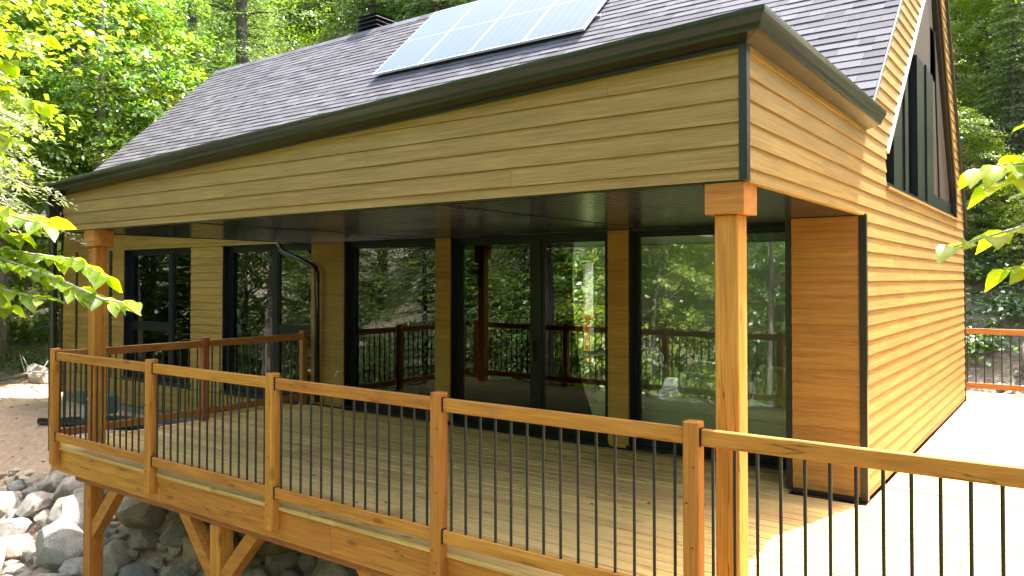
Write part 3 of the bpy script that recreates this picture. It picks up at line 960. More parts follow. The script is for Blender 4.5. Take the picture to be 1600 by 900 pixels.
# glazed rear door with a cedar stile
rd = MB()
rd.box(-7.32, -7.26, YB - 0.25, YB - 0.1, 0.1, 2.26); rd.box(-6.52, -6.46, YB - 0.25, YB - 0.1, 0.1, 2.26)
rd.box(-7.26, -6.52, YB - 0.25, YB - 0.1, 2.2, 2.26); rd.box(-7.26, -6.52, YB - 0.25, YB - 0.1, 0.1, 0.18)
rdo = rd.build('rear_door', M['frame'], house)
st = MB(); st.box(-7.0, -6.8, YB - 0.22, YB - 0.12, 0.18, 2.2); st.build('stile', M['cedar_z'], rdo)
st = MB(); st.box(-6.93, -6.9, YB - 0.28, YB - 0.221, 1.05, 1.22); st.build('handle', M['black'], rdo)
for a, c in ((-7.26, -7.0), (-6.8, -6.52)):
    st = MB(); st.box(a, c, YB - 0.18, YB - 0.174, 0.18, 2.2); st.build('pane', M['glass'], rdo)

rw = MB()  # extra window added out of sight so daylight reaches the sofa
for a, c in ((-2.35, -2.27), (-0.53, -0.45)): rw.box(a, c, YB - 0.2, YB - 0.1, 0.3, 2.3)
rw.box(-2.27, -0.53, YB - 0.2, YB - 0.1, 0.3, 0.38); rw.box(-2.27, -0.53, YB - 0.2, YB - 0.1, 2.22, 2.3)
rwo = rw.build('added_rear_window', M['frame'], house)
st = MB(); st.box(-2.27, -0.53, YB - 0.15, YB - 0.144, 0.38, 2.22); st.build('pane', M['glass'], rwo)
# gable window -----------------------------------------------------------------------------------
gwf = MB()
def bar_poly(b, pts, x0, x1): b.prism([(x0, y, z) for y, z in pts], [(x1, y, z) for y, z in pts])
o1 = [(0.95, WZ0), (6.10, WZ0), (6.10, 3.21), (WTOP_Y, WTOP_Z), (0.95, 3.10)]
i1 = [(1.03, WZ0 + 0.07), (6.02, WZ0 + 0.07), (6.02, 3.16), (WTOP_Y, WTOP_Z - 0.18), (1.03, 3.06)]
for k in range(5):
    k2 = (k + 1) % 5
    bar_poly(gwf, [o1[k], o1[k2], i1[k2], i1[k]], -0.12, -0.03)
gw = gwf.build('gable_window', M['frame'], house)
gw['label'] = 'tall triangular window in the gable with black mullions'
for (a, c, zt_) in ((1.62, 2.46, None), (3.06, 4.28, 4.53)):
    b_ = MB()
    def top(y): return min(i1[3][1] + 0.945 * (y - WTOP_Y) + 0.02, i1[3][1] - 1.69 * (y - WTOP_Y) + 0.02)
    if zt_ is None:
        bar_poly(b_, [(a, WZ0 + 0.07), (c, WZ0 + 0.07), (c, top(c)), (a, top(a))], -0.11, -0.045)
        for yy in (0.62,):
            y_ = a + (c - a) * yy
            bar_poly(b_, [(y_, WZ0 + 0.07), (y_ + 0.05, WZ0 + 0.07), (y_ + 0.05, top(y_)), (y_, top(y_))], -0.045, -0.025)
    else:
        bar_poly(b_, [(a, WZ0 + 0.07), (c, WZ0 + 0.07), (c, zt_), (a, zt_)], -0.11, -0.045)
        for yy in (0.45,):
            y_ = a + (c - a) * yy
            bar_poly(b_, [(y_, WZ0 + 0.07), (y_ + 0.06, WZ0 + 0.07), (y_ + 0.06, zt_), (y_, zt_)], -0.045, -0.025)
    b_.build('mullion', M['frame'], gw)
b_ = MB(); bar_poly(b_, [(3.0, 4.53), (4.72, 4.53), (WTOP_Y, WTOP_Z - 0.2), (3.06, 5.0)], -0.10, -0.075); b_.build('reflection_panel', M['brownpanel'], gw)  # solid brown panels stand in for the soffit reflected in the glass
b_ = MB(); bar_poly(b_, [(4.28, 3.0), (5.98, 3.0), (5.98, 3.14), (4.72, 5.2), (4.28, 5.2)], -0.10, -0.075); b_.build('reflection_panel', M['brownpanel'], gw)
b_ = MB(); bar_poly(b_, [(4.9, 3.0), (4.96, 3.0), (4.62, 5.2), (4.56, 5.2)], -0.075, -0.06); b_.build('mullion', M['frame'], gw)
b_ = MB(); bar_poly(b_, [(4.28, WZ0 + 0.07), (6.02, WZ0 + 0.07), (6.02, 3.0), (4.28, 3.0)], -0.10, -0.06); b_.build('mullion', M['frame'], gw)
b_ = MB(); bar_poly(b_, i1, -0.118, -0.112); b_.build('pane', M['glass'], gw)
# bright metal flashing along the near rake of the gable window and sill
b_ = MB(); bar_poly(b_, [(0.93, 3.11), (0.965, 3.085), (WTOP_Y + 0.01, WTOP_Z - 0.03), (WTOP_Y, WTOP_Z + 0.02)], -0.03, 0.03); b_.build('flashing', M['whitetrim'], gw)
b_ = MB(); bar_poly(b_, [(0.93, WZ0 - 0.02), (6.12, WZ0 - 0.02), (6.12, WZ0 + 0.004), (0.93, WZ0 + 0.004)], -0.03, 0.035); b_.build('sill', M['siding_y'], gw)
part('corner_trim', M['black'], lambda b: b.box(-0.02, 0.024, YB - 0.03, YB + 0.012, -0.02, 2.86))
part('upper_floor', M['intwall'], lambda b: b.box(XL + 0.2, -3.3, YW + 0.3, YB - 0.3, ZS + 0.17, ZS + 0.2))

# roof -------------------------------------------------------------------------------------------
nrm = Vector((0, -RS, 1)).normalized()
sl = Vector((0, 1, RS)).normalized()
Y0 = 0.06
rf = MB()
tk = 0.10
rf.prism([(XL - 0.03, y, z - 0.02) for y, z in ((Y0, R0 + RS * Y0), (YP, ZP), (YP, ZP - 0.16), (Y0, R0 + RS * Y0 - 0.13))],
         [(0.0, y, z - 0.02) for y, z in ((Y0, R0 + RS * Y0), (YP, ZP), (YP, ZP - 0.16), (Y0, R0 + RS * Y0 - 0.13))])
def rear_z(y): return ZP - BS * (y - YP) - 0.02
def rear_piece(x0, x1, ya, yb):
    q = [(ya, rear_z(ya)), (yb, rear_z(yb)), (yb, rear_z(yb) - 0.14), (ya, rear_z(ya) - 0.14)]
    rf.prism([(x1, y, z) for y, z in q], [(x0, y, z) for y, z in q])
SKX0, SKX1, SKY0, SKY1 = -3.1, -0.55, 5.2, 6.25  # skylight added on the unseen rear slope to brighten the sofa room
rear_piece(XL - 0.03, SKX0, YP, YB + 0.1); rear_piece(SKX1, 0.0, YP, YB + 0.1)
rear_piece(SKX0, SKX1, YP, SKY0); rear_piece(SKX0, SKX1, SKY1, YB + 0.1)
roof = rf.build('roof', M['shingle'], house)
sk = MB()
for x0, x1, ya, yb in ((SKX0, SKX0 + 0.06, SKY0, SKY1), (SKX1 - 0.06, SKX1, SKY0, SKY1), (SKX0 + 0.06, SKX1 - 0.06, SKY0, SKY0 + 0.05), (SKX0 + 0.06, SKX1 - 0.06, SKY1 - 0.05, SKY1)):
    q = [(ya, rear_z(ya) + 0.04), (yb, rear_z(yb) + 0.04), (yb, rear_z(yb) - 0.13), (ya, rear_z(ya) - 0.13)]
    sk.prism([(x1, y, z) for y, z in q], [(x0, y, z) for y, z in q])
sky_w = sk.build('roof_window', M['frame'], house)
sk = MB(); q = [(SKY0 + 0.04, rear_z(SKY0 + 0.04) + 0.01), (SKY1 - 0.04, rear_z(SKY1 - 0.04) + 0.01), (SKY1 - 0.04, rear_z(SKY1 - 0.04)), (SKY0 + 0.04, rear_z(SKY0 + 0.04))]
sk.prism([(SKX1 - 0.05, y, z) for y, z in q], [(SKX0 + 0.05, y, z) for y, z in q]); sk.build('pane', M['glass'], sky_w)
part('drip_edge', M['dripedge'], lambda b: b.prism([(0.002, y, z) for y, z in ((0.22, R0 + RS * 0.22 - 0.05), (YP, ZP - 0.05), (YP, ZP + 0.012), (0.22, R0 + RS * 0.22 + 0.012))], [(0.014, y, z) for y, z in ((0.22, R0 + RS * 0.22 - 0.05), (YP, ZP - 0.05), (YP, ZP + 0.012), (0.22, R0 + RS * 0.22 + 0.012))]))
part('drip_edge', M['black'], lambda b: b.prism([(0.002, y, z) for y, z in ((YP, ZP - 0.06), (YB + 0.1, ZP - BS * (YB + 0.1 - YP) - 0.1), (YB + 0.1, ZP - BS * (YB + 0.1 - YP) + 0.012), (YP, ZP + 0.014))], [(0.05, y, z) for y, z in ((YP, ZP - 0.06), (YB + 0.1, ZP - BS * (YB + 0.1 - YP) - 0.1), (YB + 0.1, ZP - BS * (YB + 0.1 - YP) + 0.012), (YP, ZP + 0.014))]))
# shingles: irregular laminated tabs in courses
sh_list = []
EX = 0.143
Lr = (YP - Y0) * math.sqrt(1 + RS * RS)
org = Vector((0, Y0, R0 + RS * Y0))
k = 0
srnd = random.Random(11)
while k * EX < Lr - 0.02:
    v0 = k * EX; v1 = min(v0 + EX + 0.006, Lr)
    x = -0.004
    while x > XL - 0.03:
        w = srnd.choice([0.14, 0.2, 0.26, 0.33, 0.33, 0.42])
        x0 = max(x - w, XL - 0.03)
        thick = srnd.choice([0.007, 0.009, 0.012])
        drop = srnd.uniform(-0.004, 0.006)
        sh_list.append((x0 + 0.001, x - 0.001, v0 - drop, v1, thick))
        x = x0
        if w == 0: break
    k += 1
def shingle_geo(mb, x0, x1, v0, v1, t):
    a = org + sl * v0; c = org + sl * v1
    q = [(a, 0.0), (a, t + 0.004), (c, 0.003), (c, 0.0)]
    mb.prism([Vector((x0, p.y, p.z)) + nrm * h for p, h in q], [Vector((x1, p.y, p.z)) + nrm * h for p, h in q])
cl = Vector(cam.location)
def sdist(s):
    p = org + sl * s[2]
    return (Vector((s[1], p.y, p.z)) - cl).length + (6 if p.y < 0.2 else 0)
sh_list.sort(key=sdist)
for s_ in sh_list[:290]:
    mb = MB(); shingle_geo(mb, *s_); mb.build('shingle', M['shingle'], roof)
mb = MB()
for s_ in sh_list[290:]: shingle_geo(mb, *s_)
mb.build('shingle', M['shingle'], roof, kind='stuff')
# ridge caps
x = -0.01
while x > XL:
    x1 = max(x - 0.25, XL - 0.03)
    mb = MB()
    pts = [(YP - 0.14, ZP - 0.14 * RS + 0.02), (YP, ZP + 0.022), (YP + 0.11, ZP - 0.11 * BS + 0.02), (YP + 0.11, ZP - 0.11 * BS + 0.008), (YP, ZP + 0.008), (YP - 0.14, ZP - 0.14 * RS + 0.008)]
    mb.prism([(x1, y, z + 0.004) for y, z in pts], [(x, y, z) for y, z in pts])
    mb.build('ridge_cap', M['shingle'], roof)
    x = x1
# vent box near the ridge
vt = MB()
vx, vy, vz = -10.62, 4.55, 6.42
vt.box(vx - 0.24, vx + 0.24, vy - 0.24, vy + 0.24, vz, vz + 1.02)
vent = vt.build('roof_vent', M['black'], house)
for q in range(4):
    z = vz + 0.68 + q * 0.09
    s_ = MB()
    for dx, dy in ((1, 0), (-1, 0), (0, 1), (0, -1)):
        if dx:
            s_.prism([(vx + dx * 0.245, vy - 0.28, z + 0.05), (vx + dx * 0.32, vy - 0.31, z), (vx + dx * 0.315, vy - 0.31, z - 0.008), (vx + dx * 0.243, vy - 0.28, z + 0.04)], [(vx + dx * 0.245, vy + 0.28, z + 0.05), (vx + dx * 0.32, vy + 0.31, z), (vx + dx * 0.315, vy + 0.31, z - 0.008), (vx + dx * 0.243, vy + 0.28, z + 0.04)])
        else:
            s_.prism([(vx - 0.28, vy + dy * 0.245, z + 0.05), (vx - 0.31, vy + dy * 0.32, z), (vx - 0.31, vy + dy * 0.315, z - 0.008), (vx - 0.28, vy + dy * 0.243, z + 0.04)], [(vx + 0.28, vy + dy * 0.245, z + 0.05), (vx + 0.31, vy + dy * 0.32, z), (vx + 0.31, vy + dy * 0.315, z - 0.008), (vx + 0.28, vy + dy * 0.243, z + 0.04)])
    s_.build('louvre', M['ventgrey'], vent)
s_ = MB(); s_.prism([(vx - 0.3, vy - 0.3, vz + 1.03), (vx + 0.3, vy - 0.3, vz + 1.03), (vx + 0.3, vy + 0.3, vz + 1.03), (vx - 0.3, vy + 0.3, vz + 1.03)], [(vx - 0.03, vy - 0.03, vz + 1.13), (vx + 0.03, vy - 0.03, vz + 1.13), (vx + 0.03, vy + 0.03, vz + 1.13), (vx - 0.03, vy + 0.03, vz + 1.13)])
s_.build('cap', M['ventgrey'], vent)

# low-slope porch roof deck and gutters ------------------------------------------------------------
part('porch_roof', M['black'], lambda b: b.prism([(XA, YF + 0.01, ztop(XA) + 0.05), (-0.02, YF + 0.01, ztop(0) + 0.055), (-0.02, 0.3, ztop(0) + 0.055), (XA, 0.3, ztop(XA) + 0.05)], [(XA, YF + 0.01, ztop(XA) + 0.08), (-0.02, YF + 0.01, ztop(0) + 0.085), (-0.02, 0.3, ztop(0) + 0.085), (XA, 0.3, ztop(XA) + 0.08)]))
prof = [(0.005, -0.02), (0.108, 0.012), (0.122, 0.014), (0.130, 0.028), (0.138, 0.052), (0.152, 0.072), (0.165, 0.088), (0.168, 0.108), (0.168, 0.125), (0.152, 0.127), (0.150, 0.112), (0.005, 0.112)]
GL = 3.222 - 0.006
def gz0(x): return GL + 0.0425 * x
g_ = MB()
a = [(XA - 0.17, YF - d, gz0(XA - 0.17) + h) for d, h in prof]
c = [(0.0 + d, YF - d, gz0(0) + h) for d, h in prof]
g_.prism(c, a)
gut = g_.build('gutter', M['gutter'], house)
g_ = MB()
YE = 0.10
a = [(d, YF - d, gz0(0) + h) for d, h in prof]
c = [(d, YE, gz0(0) + h - 0.02) for d, h in prof]
g_.prism(c, a)
gut2 = g_.build('gutter', M['gutter'], house)
def elbow_tube(pts, r, name, mat, n=10):
    mb = MB(); mb.tube(pts, r, n); return mb.build(name, mat, house, smooth=True)
elbow_tube([(-8.49, 0.42, 2.44), (-8.47, 0.44, 2.36), (-8.40, 0.45, 2.30), (-7.78, 0.47, 2.10), (-7.70, 0.49, 2.06), (-7.675, 0.5, 1.98), (-7.67, 0.51, 0.06)], 0.04, 'downspout', M['gutter'])
dsb = MB()
dsb.prism([(-8.26, YF - 0.17, 2.86), (-8.1, YF - 0.17, 2.86), (-8.1, YF + 0.02, 2.86), (-8.26, YF + 0.02, 2.86)], [(-8.22, YF - 0.13, 2.62), (-8.13, YF - 0.13, 2.62), (-8.13, YF - 0.02, 2.62), (-8.22, YF - 0.02, 2.62)])
dsb.tube([(-8.175, YF - 0.075, 2.66), (-8.175, YF - 0.075, 2.5), (-8.165, YF - 0.06, -0.1)], 0.045, 10)
dsb.build('downspout', M['gutter'], house)
tp = MB(); tp.tube([(-7.22, YW, 0.52), (-7.22, YW - 0.1, 0.52), (-7.22, YW - 0.13, 0.49)], 0.014, 8); tp.box(-7.25, -7.19, YW - 0.08, YW - 0.06, 0.54, 0.55); tp.build('wall_tap', M['silver'], house)

# ================================================================== porch posts
def porch_post(x, label):
    t = thing('porch_post', label, 'post', (x, YF + 0.11, 0), 'cedar porch posts')
    mb = MB(); mb.cbox(x - 0.07, x + 0.07, YF + 0.04, YF + 0.18, 0.001, 2.255, 0.006); mb.build('shaft', M['cedar_z'], t)
    mb = MB(); mb.cbox(x - 0.115, x + 0.115, YF + 0.006, YF + 0.226, 2.256, 2.436, 0.004); mb.build('cap_block', M['cedar_x'], t)
    return t
porch_post(-0.125, 'near cedar porch post with block capital under the fascia corner')
porch_post(-7.48, 'far cedar porch post beside the drooping green leaves')

# ================================================================== deck
deck = thing('deck', 'raised cedar deck of long boards in front of and beside the cottage', 'deck', (-3, -1, -0.3))
drnd = random.Random(3)
def deck_board(x0, x1, y0, y1):
    mb = MB()
    dz = drnd.uniform(-0.0015, 0.0015)
    b_ = 0.004
    p = [(y0, -0.034 + dz), (y0, -b_ + dz), (y0 + b_, dz), (y1 - b_, dz), (y1, -b_ + dz), (y1, -0.034 + dz)]
    mb.prism([(x1, y, z) for y, z in p], [(x0, y, z) for y, z in p])
    mb.build('deck_board', M['deck'], deck)
pitch = 0.145
y = -3.03
row = 0
XD0, XD1 = -8.06, 3.3
while y < YW - 0.1:
    y1 = min(y + 0.134, YW - 0.02)
    inside = y + 0.139 > -0.03
    xr = XD1 if not inside else XD1
    cuts = [XD0, -3.53, XD1]
    if row % 2 == 0: cuts = [XD0, -3.53, drnd.uniform(0.4, 0.9), XD1]
    if inside: cuts = [XD0, -3.53, -0.64] if y + .139 > -0.02 else cuts
    for a, c in zip(cuts[:-1], cuts[1:]): deck_board(a + 0.004, c - 0.004, y, y1)
    if inside and y + .139 > -0.02: deck_board(0.03, XD1, y, y1)
    y += pitch; row += 1
while y < 7.95:
    y1 = y + 0.134
    if y > YB + 0.02:
        deck_board(-9.5, -3.4, y, y1); deck_board(-3.396, XD1, y, y1)
    else:
        deck_board(0.03, XD1, y, y1)
    y += pitch
YEND = y
# bullnose, rim joists, beam
def add(name, mat, x0, x1, y0, y1, z0, z1, bev=0.006, parent=deck, lab=None):
    mb = MB(); mb.cbox(x0, x1, y0, y1, z0, z1, bev); return mb.build(name, mat, parent)
rims = [XD0, -5.75, -3.28, -0.4, XD1]
for a, c in zip(rims[:-1], rims[1:]):
    add('rim_board', M['cedar_x'], a + 0.001, c - 0.001, -3.015, -2.975, -0.285, -0.036, 0.004)
add('rim_board', M['cedar_y'], XD0 + 0.001, XD0 + 0.04, -2.974, YW - 0.02, -0.285, -0.036, 0.004)
add('beam', M['redrail_x'], XD0 + 0.45, -3.0, -2.955, -2.82, -0.36, -0.287, 0.004)
add('beam', M['redrail_x'], -2.998, XD1, -2.955, -2.82, -0.36, -0.287, 0.004)
for i in range(26):
    xj = XD0 + 0.4 + 0.42 * i
    add('joist', M['cedar_y'], xj, xj + 0.04, -2.97, YW + 0.04, -0.28, -0.037, 0.003)
# ground posts and knee braces
def ground_post(x):
    z0 = gz(x, -2.9) - 0.4
    add('support_post', M['cedar_z'], x - 0.075, x + 0.075, -2.962, -2.812, z0, -0.362, 0.006)
    for s_ in (-1, 1):
        if x < -7 and s_ < 0: continue
        mb = MB()
        xa, xb = x + s_ * 0.075, x + s_ * 0.62
        za, zb = -0.95, -0.361
        w = 0.13
        ring = [(xa, za), (xa, za + w * 1.45), (xb - s_ * w * 1.35, zb), (xb, zb)]
        if s_ < 0: ring = ring[::-1]
        mb.prism([(q, -2.832, z) for q, z in ring], [(q, -2.945, z) for q, z in ring])
        mb.build('knee_brace', M['cedar_x'], deck)
for x in (-7.32, -4.92, -2.45, 0.1, 2.6): ground_post(x)

# ================================================================== railings
brnd = random.Random(9)
def railing(label, axis, line, posts, z0=0.0, inset=0.0, wood='cedar', ends=None):
    """axis 'x': runs along x at y=line. posts = positions of 4x4 posts along the run"""
    t = thing('deck_railing', label, 'railing', (posts[0], line, 0) if axis == 'x' else (line, posts[0], 0))
    def bx(name, mat, u0, u1, d0, d1, za, zb, bev=0.005):
        mb = MB()
        if axis == 'x': mb.cbox(u0, u1, line + d0, line + d1, za, zb, bev)
        else: mb.cbox(line + d0, line + d1, u0, u1, za, zb, bev)
        return mb.build(name, mat, t)
    for p in posts:
        po = bx('post', M[wood + '_z'], p - 0.045, p + 0.045, -0.045, 0.045, -0.19 if axis == 'x' and line < 0 else -0.1, 1.105, 0.006)
    if axis == 'x' and line < 0:
        for p in posts:
            mb = MB()
            for (du, z) in ((-0.02, 0.02), (0.018, -0.06), (0.012, 0.42), (-0.022, 0.66), (0.0, -0.13), (0.02, 0.86)):
                mb.tube([(p + du, line - 0.0445, z), (p + du, line - 0.0475, z)], 0.0055, 8)
            mb.build('screw_head', M['black'], t)
    spans = list(zip(posts[:-1], posts[1:]))
    if ends: spans += ends
    for a, c in spans:
        a2, c2 = a + 0.052, c - 0.047
        tr_ = bx('top_rail', M[wood + '_' + axis], a2, c2, -0.02, 0.02, 0.975, 1.067)
        lr_ = bx('bottom_rail', M[wood + '_' + axis], a2, c2, -0.02, 0.02, 0.075, 0.165)
        for za in (0.97, 0.07):
            bx('bracket', M['black'], a + 0.0455, a + 0.0515, -0.026, 0.026, za, za + 0.102, 0.001)
        n = max(2, int(round((c2 - a2) / 0.123)))
        for k_ in range(n):
            u = a2 + (c2 - a2) * (k_ + 0.5) / n
            mb = MB()
            if axis == 'x': mb.tube([(u, line, 0.16), (u, line, 0.98)], 0.0095, 8, False)
            else: mb.tube([(line, u, 0.16), (line, u, 0.98)], 0.0095, 8, False)
            mb.build('baluster', M['black'], t, smooth=True)
    return t
railing('long front railing with five cedar posts and black balusters along the deck edge', 'x', -3.061, [-7.86, -5.84, -3.95, -2.11, -0.24], ends=[(-0.24, 2.9)])
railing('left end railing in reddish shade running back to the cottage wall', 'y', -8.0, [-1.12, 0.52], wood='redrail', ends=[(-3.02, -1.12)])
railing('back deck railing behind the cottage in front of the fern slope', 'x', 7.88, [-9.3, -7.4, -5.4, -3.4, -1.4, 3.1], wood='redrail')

# ================================================================== solar panels
PN = Vector((0, -RS, 1)).normalized()
off = 0.138 * PN.z
xs = [-8.43, -7.36, -6.30, -5.235, -4.165]
plab = ['leftmost of the four blue solar panels, nearest the roof vent', 'second solar panel from the left in the roof array', 'third solar panel from the left in the roof array', 'rightmost of the four blue solar panels, nearest the gable']
def slope_pt(x, y, h):
    return Vector((x, y, R0 + RS * y)) + PN * (off + h)
ya, yb = 2.40, 4.02
Lp = (yb - ya) * math.sqrt(1 + RS * RS)
rotx = Matrix(((1, 0, 0), (0, sl.y, nrm.y), (0, sl.z, nrm.z)))
pm = {}
def panel_meshes():
    w = 1.056; h = Lp; fw = 0.015
    def mk(name, boxes, mat):
        mb = MB()
        for bx_ in boxes: mb.box(*bx_)
        me = bpy.data.meshes.new(name); me.from_pydata(mb.v, [], mb.f); me.materials.append(mat); me.update(); return me
    pm['frame'] = mk('frame', [(0, fw, 0, h, -0.035, 0.003), (w - fw, w, 0, h, -0.035, 0.003), (fw, w - fw, 0, fw, -0.035, 0.003), (fw, w - fw, h - fw, h, -0.035, 0.003)], M['silver'])
    pm['cell_field'] = mk('cell_field', [(fw, w - fw, fw, h / 2 - 0.004, -0.006, 0.0)], M['cells'])
    pm['midline'] = mk('midline', [(fw, w - fw, h / 2 - 0.004, h / 2 + 0.004, -0.006, 0.0008)], M['silver'])
panel_meshes()
for i in range(4):
    o_ = slope_pt(xs[i] + 0.008, ya, 0.0)
    t = thing('solar_panel', plab[i], 'solar panel', o_, 'solar panels on the roof')
    t.rotation_euler = rotx.to_euler()
    def ch(name, me, y=0.0):
        c_ = bpy.data.objects.new(name, me); COL.objects.link(c_); c_.parent = t; c_.location = (0, y, 0); return c_
    ch('frame', pm['frame']); ch('cell_field', pm['cell_field']); ch('cell_field', pm['cell_field'], Lp / 2 - 0.014); ch('midline', pm['midline'])
# mounting rails stay with the roof
for yy in (2.75, 3.6):
    mb = MB()
    a = slope_pt(xs[0] - 0.04, yy, -0.075); c = slope_pt(xs[4] + 0.05, yy, -0.075)
    d = sl * 0.02; e = PN * 0.02
    mb.prism([a - d - e, a + d - e, a + d + e, a - d + e], [c - d - e, c + d - e, c + d + e, c - d + e])
    for q in range(6):
        x = xs[0] + 0.3 + q * 0.78
        b0 = slope_pt(x, yy, -0.085)
        mb.tube([b0, b0 - PN * 0.1], 0.02, 6)
    mb.build('panel_rail', M['silver'], house)

# ================================================================== furniture seen through the glass
def soft_box(mb, x0, x1, y0, y1, z0, z1, b=0.05): mb.cbox(x0, x1, y0, y1, z0, z1, b)
def soft(name, mat, parent, x0, x1, y0, y1, z0, z1, b=0.05, rot=None):
    mb = MB(); soft_box(mb, x0, x1, y0, y1, z0, z1, b)
    o = mb.build(name, mat, parent)
    md = o.modifiers.new('round', 'BEVEL'); md.width = b * 0.45; md.segments = 3; md.limit_method = 'NONE'
    o.data.polygons.foreach_set('use_smooth', [True] * len(o.data.polygons))
    if rot: o.rotation_euler = rot
    return o
sofa = thing('sofa', 'pale grey corner sofa inside behind the wide right window', 'sofa', (-2.0, 1.8, 0))
soft('base', M['fabric2'], sofa, -2.62, -0.75, 0.93, 1.95, 0.06, 0.40, 0.03)
soft('base', M['fabric2'], sofa, -3.3, -2.63, 1.0, 2.9, 0.06, 0.40, 0.03)
soft('seat_cushion', M['fabric'], sofa, -2.60, -1.70, 0.95, 1.9, 0.402, 0.53, 0.05)
soft('seat_cushion', M['fabric'], sofa, -1.68, -0.78, 0.95, 1.9, 0.402, 0.53, 0.05)
soft('seat_cushion', M['fabric'], sofa, -3.28, -2.64, 1.02, 2.8, 0.402, 0.55, 0.05)
soft('backrest', M['fabric'], sofa, -2.38, -1.5, 1.40, 1.66, 0.50, 0.80, 0.07, (R(-8), 0, 0))
soft('backrest', M['fabric'], sofa, -2.34, -1.54, 1.52, 1.74, 0.66, 0.92, 0.08, (R(-8), 0, 0))
soft('backrest', M['fabric'], sofa, -3.12, -2.72, 1.72, 1.92, 0.52, 1.02, 0.08, (R(-12), 0, R(-12)))
for nm, lab, loc, rot in (('sofa_cushion', 'pale cushion leaning at the left end of the corner sofa', (-2.62, 1.2, 0.73), (R(62), R(8), R(-18))),
                          ('sofa_cushion', 'pale cushion propped at the right end of the sofa behind the porch post', (-1.14, 1.28, 0.74), (R(66), R(10), R(20)))):
    mb = MB(); mb.cbox(-0.24, 0.24, -0.22, 0.22, -0.07, 0.07, 0.06)
    o = mb.build(nm, M['fabric'])
    md = o.modifiers.new('round', 'BEVEL'); md.width = 0.03; md.segments = 3; md.limit_method = 'NONE'
    o.location = loc; o.rotation_euler = rot
    tag(o, lab, 'cushion', 'cushions on the sofa')
def dining_chair(x, y, rz, label):
    t = thing('dining_chair', label, 'chair', (x, y, 0), 'dining chairs behind the sliding door')
    def b(name, mat, *a, bev=0.01):
        mb = MB(); mb.cbox(*a, bev); o = mb.build(name, mat); o.parent = t; return o
    b('seat', M['chairfabric'], -0.23, 0.23, -0.23, 0.23, 0.43, 0.5, bev=0.02)
    b('backrest', M['chairfabric'], -0.22, 0.22, 0.2, 0.26, 0.52, 0.95, bev=0.02)
    for sx_ in (-1, 1):
        for sy_ in (-1, 1):
            b('leg', M['black'], sx_ * 0.2 - 0.015, sx_ * 0.2 + 0.015, sy_ * 0.2 - 0.015, sy_ * 0.2 + 0.015, 0.0, 0.43, bev=0.003)
    t.rotation_euler = (0, 0, rz)
    return t
dining_chair(-5.75, 2.05, R(175), 'dining chair with grey-green back, left one behind the sliding door')
dining_chair(-5.0, 2.25, R(190), 'dining chair with grey-green back, right one behind the sliding door')
dt = thing('dining_table', 'pale topped dining table behind the sliding door chairs', 'table', (-5.4, 3.1, 0))
mb = MB(); mb.cbox(-6.3, -4.5, 2.65, 3.55, 0.71, 0.75, 0.008); mb.build('tabletop', M['intwall'], dt)
for x in (-6.2, -4.6):
    for y in (2.75, 3.45):
        mb = MB(); mb.cbox(x - 0.03, x + 0.03, y - 0.03, y + 0.03, 0, 0.71, 0.003); mb.build('leg', M['black'], dt)

# ================================================================== boulders and stones
def rock_mesh(seed, npts=26, sq=(1, 0.8, 0.7)):
    r = random.Random(seed)
    bm = bmesh.new()
    for _ in range(npts):
        v = Vector((r.gauss(0, 1), r.gauss(0, 1), r.gauss(0, 1))).normalized() * r.uniform(0.8, 1.0)
        bm.verts.new((v.x * sq[0], v.y * sq[1], v.z * sq[2]))
    res = bmesh.ops.convex_hull(bm, input=bm.verts)
    bmesh.ops.delete(bm, geom=[g for g in res['geom_interior'] if isinstance(g, bmesh.types.BMVert)], context='VERTS')
    bmesh.ops.dissolve_limit(bm, angle_limit=R(20), verts=bm.verts, edges=bm.edges)
    bmesh.ops.bevel(bm, geom=list(bm.edges) + list(bm.verts), offset=0.035, segments=1, profile=0.5, affect='EDGES')
    bmesh.ops.triangulate(bm, faces=[f for f in bm.faces if len(f.verts) > 4])
    bmesh.ops.subdivide_edges(bm, edges=[e for e in bm.edges if e.calc_length() > 0.35], cuts=1, use_grid_fill=True)
    for v in bm.verts:
        n_ = mnoise.noise(v.co * 2.3 + Vector((seed, 0, 0)))
        n2_ = mnoise.noise(v.co * 6.0 + Vector((0, seed, 0)))
        v.co += v.co.normalized() * (0.06 * n_ + 0.035 * n2_)
    me = bpy.data.meshes.new('boulder')
    bm.to_mesh(me); bm.free()
    me.materials.append(M['rock'])
    me.polygons.foreach_set('use_smooth', [True] * len(me.polygons))
    try:
        me.set_sharp_from_angle(angle=R(24))
    except Exception:
        pass
    return me
rocks = [rock_mesh(i, 22 + i % 4 * 5, (1, 0.72 + 0.05 * (i % 5), 0.55 + 0.06 * (i % 4))) for i in range(10)]
rr = random.Random(21)
placed = []
def place_rock(x, y, r, label, group, name='boulder', sink=0.12, dz=None):
    o = bpy.data.objects.new(name, rr.choice(rocks))
    COL.objects.link(o)
    o.scale = (r, r * rr.uniform(0.85, 1.1), r * rr.uniform(0.8, 1.1))
    o.rotation_euler = (rr.uniform(-0.5, 0.5), rr.uniform(-0.5, 0.5), rr.uniform(0, 6.28))
    o.location = (x, y, (gz(x, y) + r * (0.5 - sink)) if dz is None else dz)
    tag(o, label, 'boulder', group)
    placed.append((x, y, r))
    return o
def free(x, y, r, k=0.57):
    return all((x - a) ** 2 + (y - c) ** 2 > (k * (r + q)) ** 2 for a, c, q in placed)
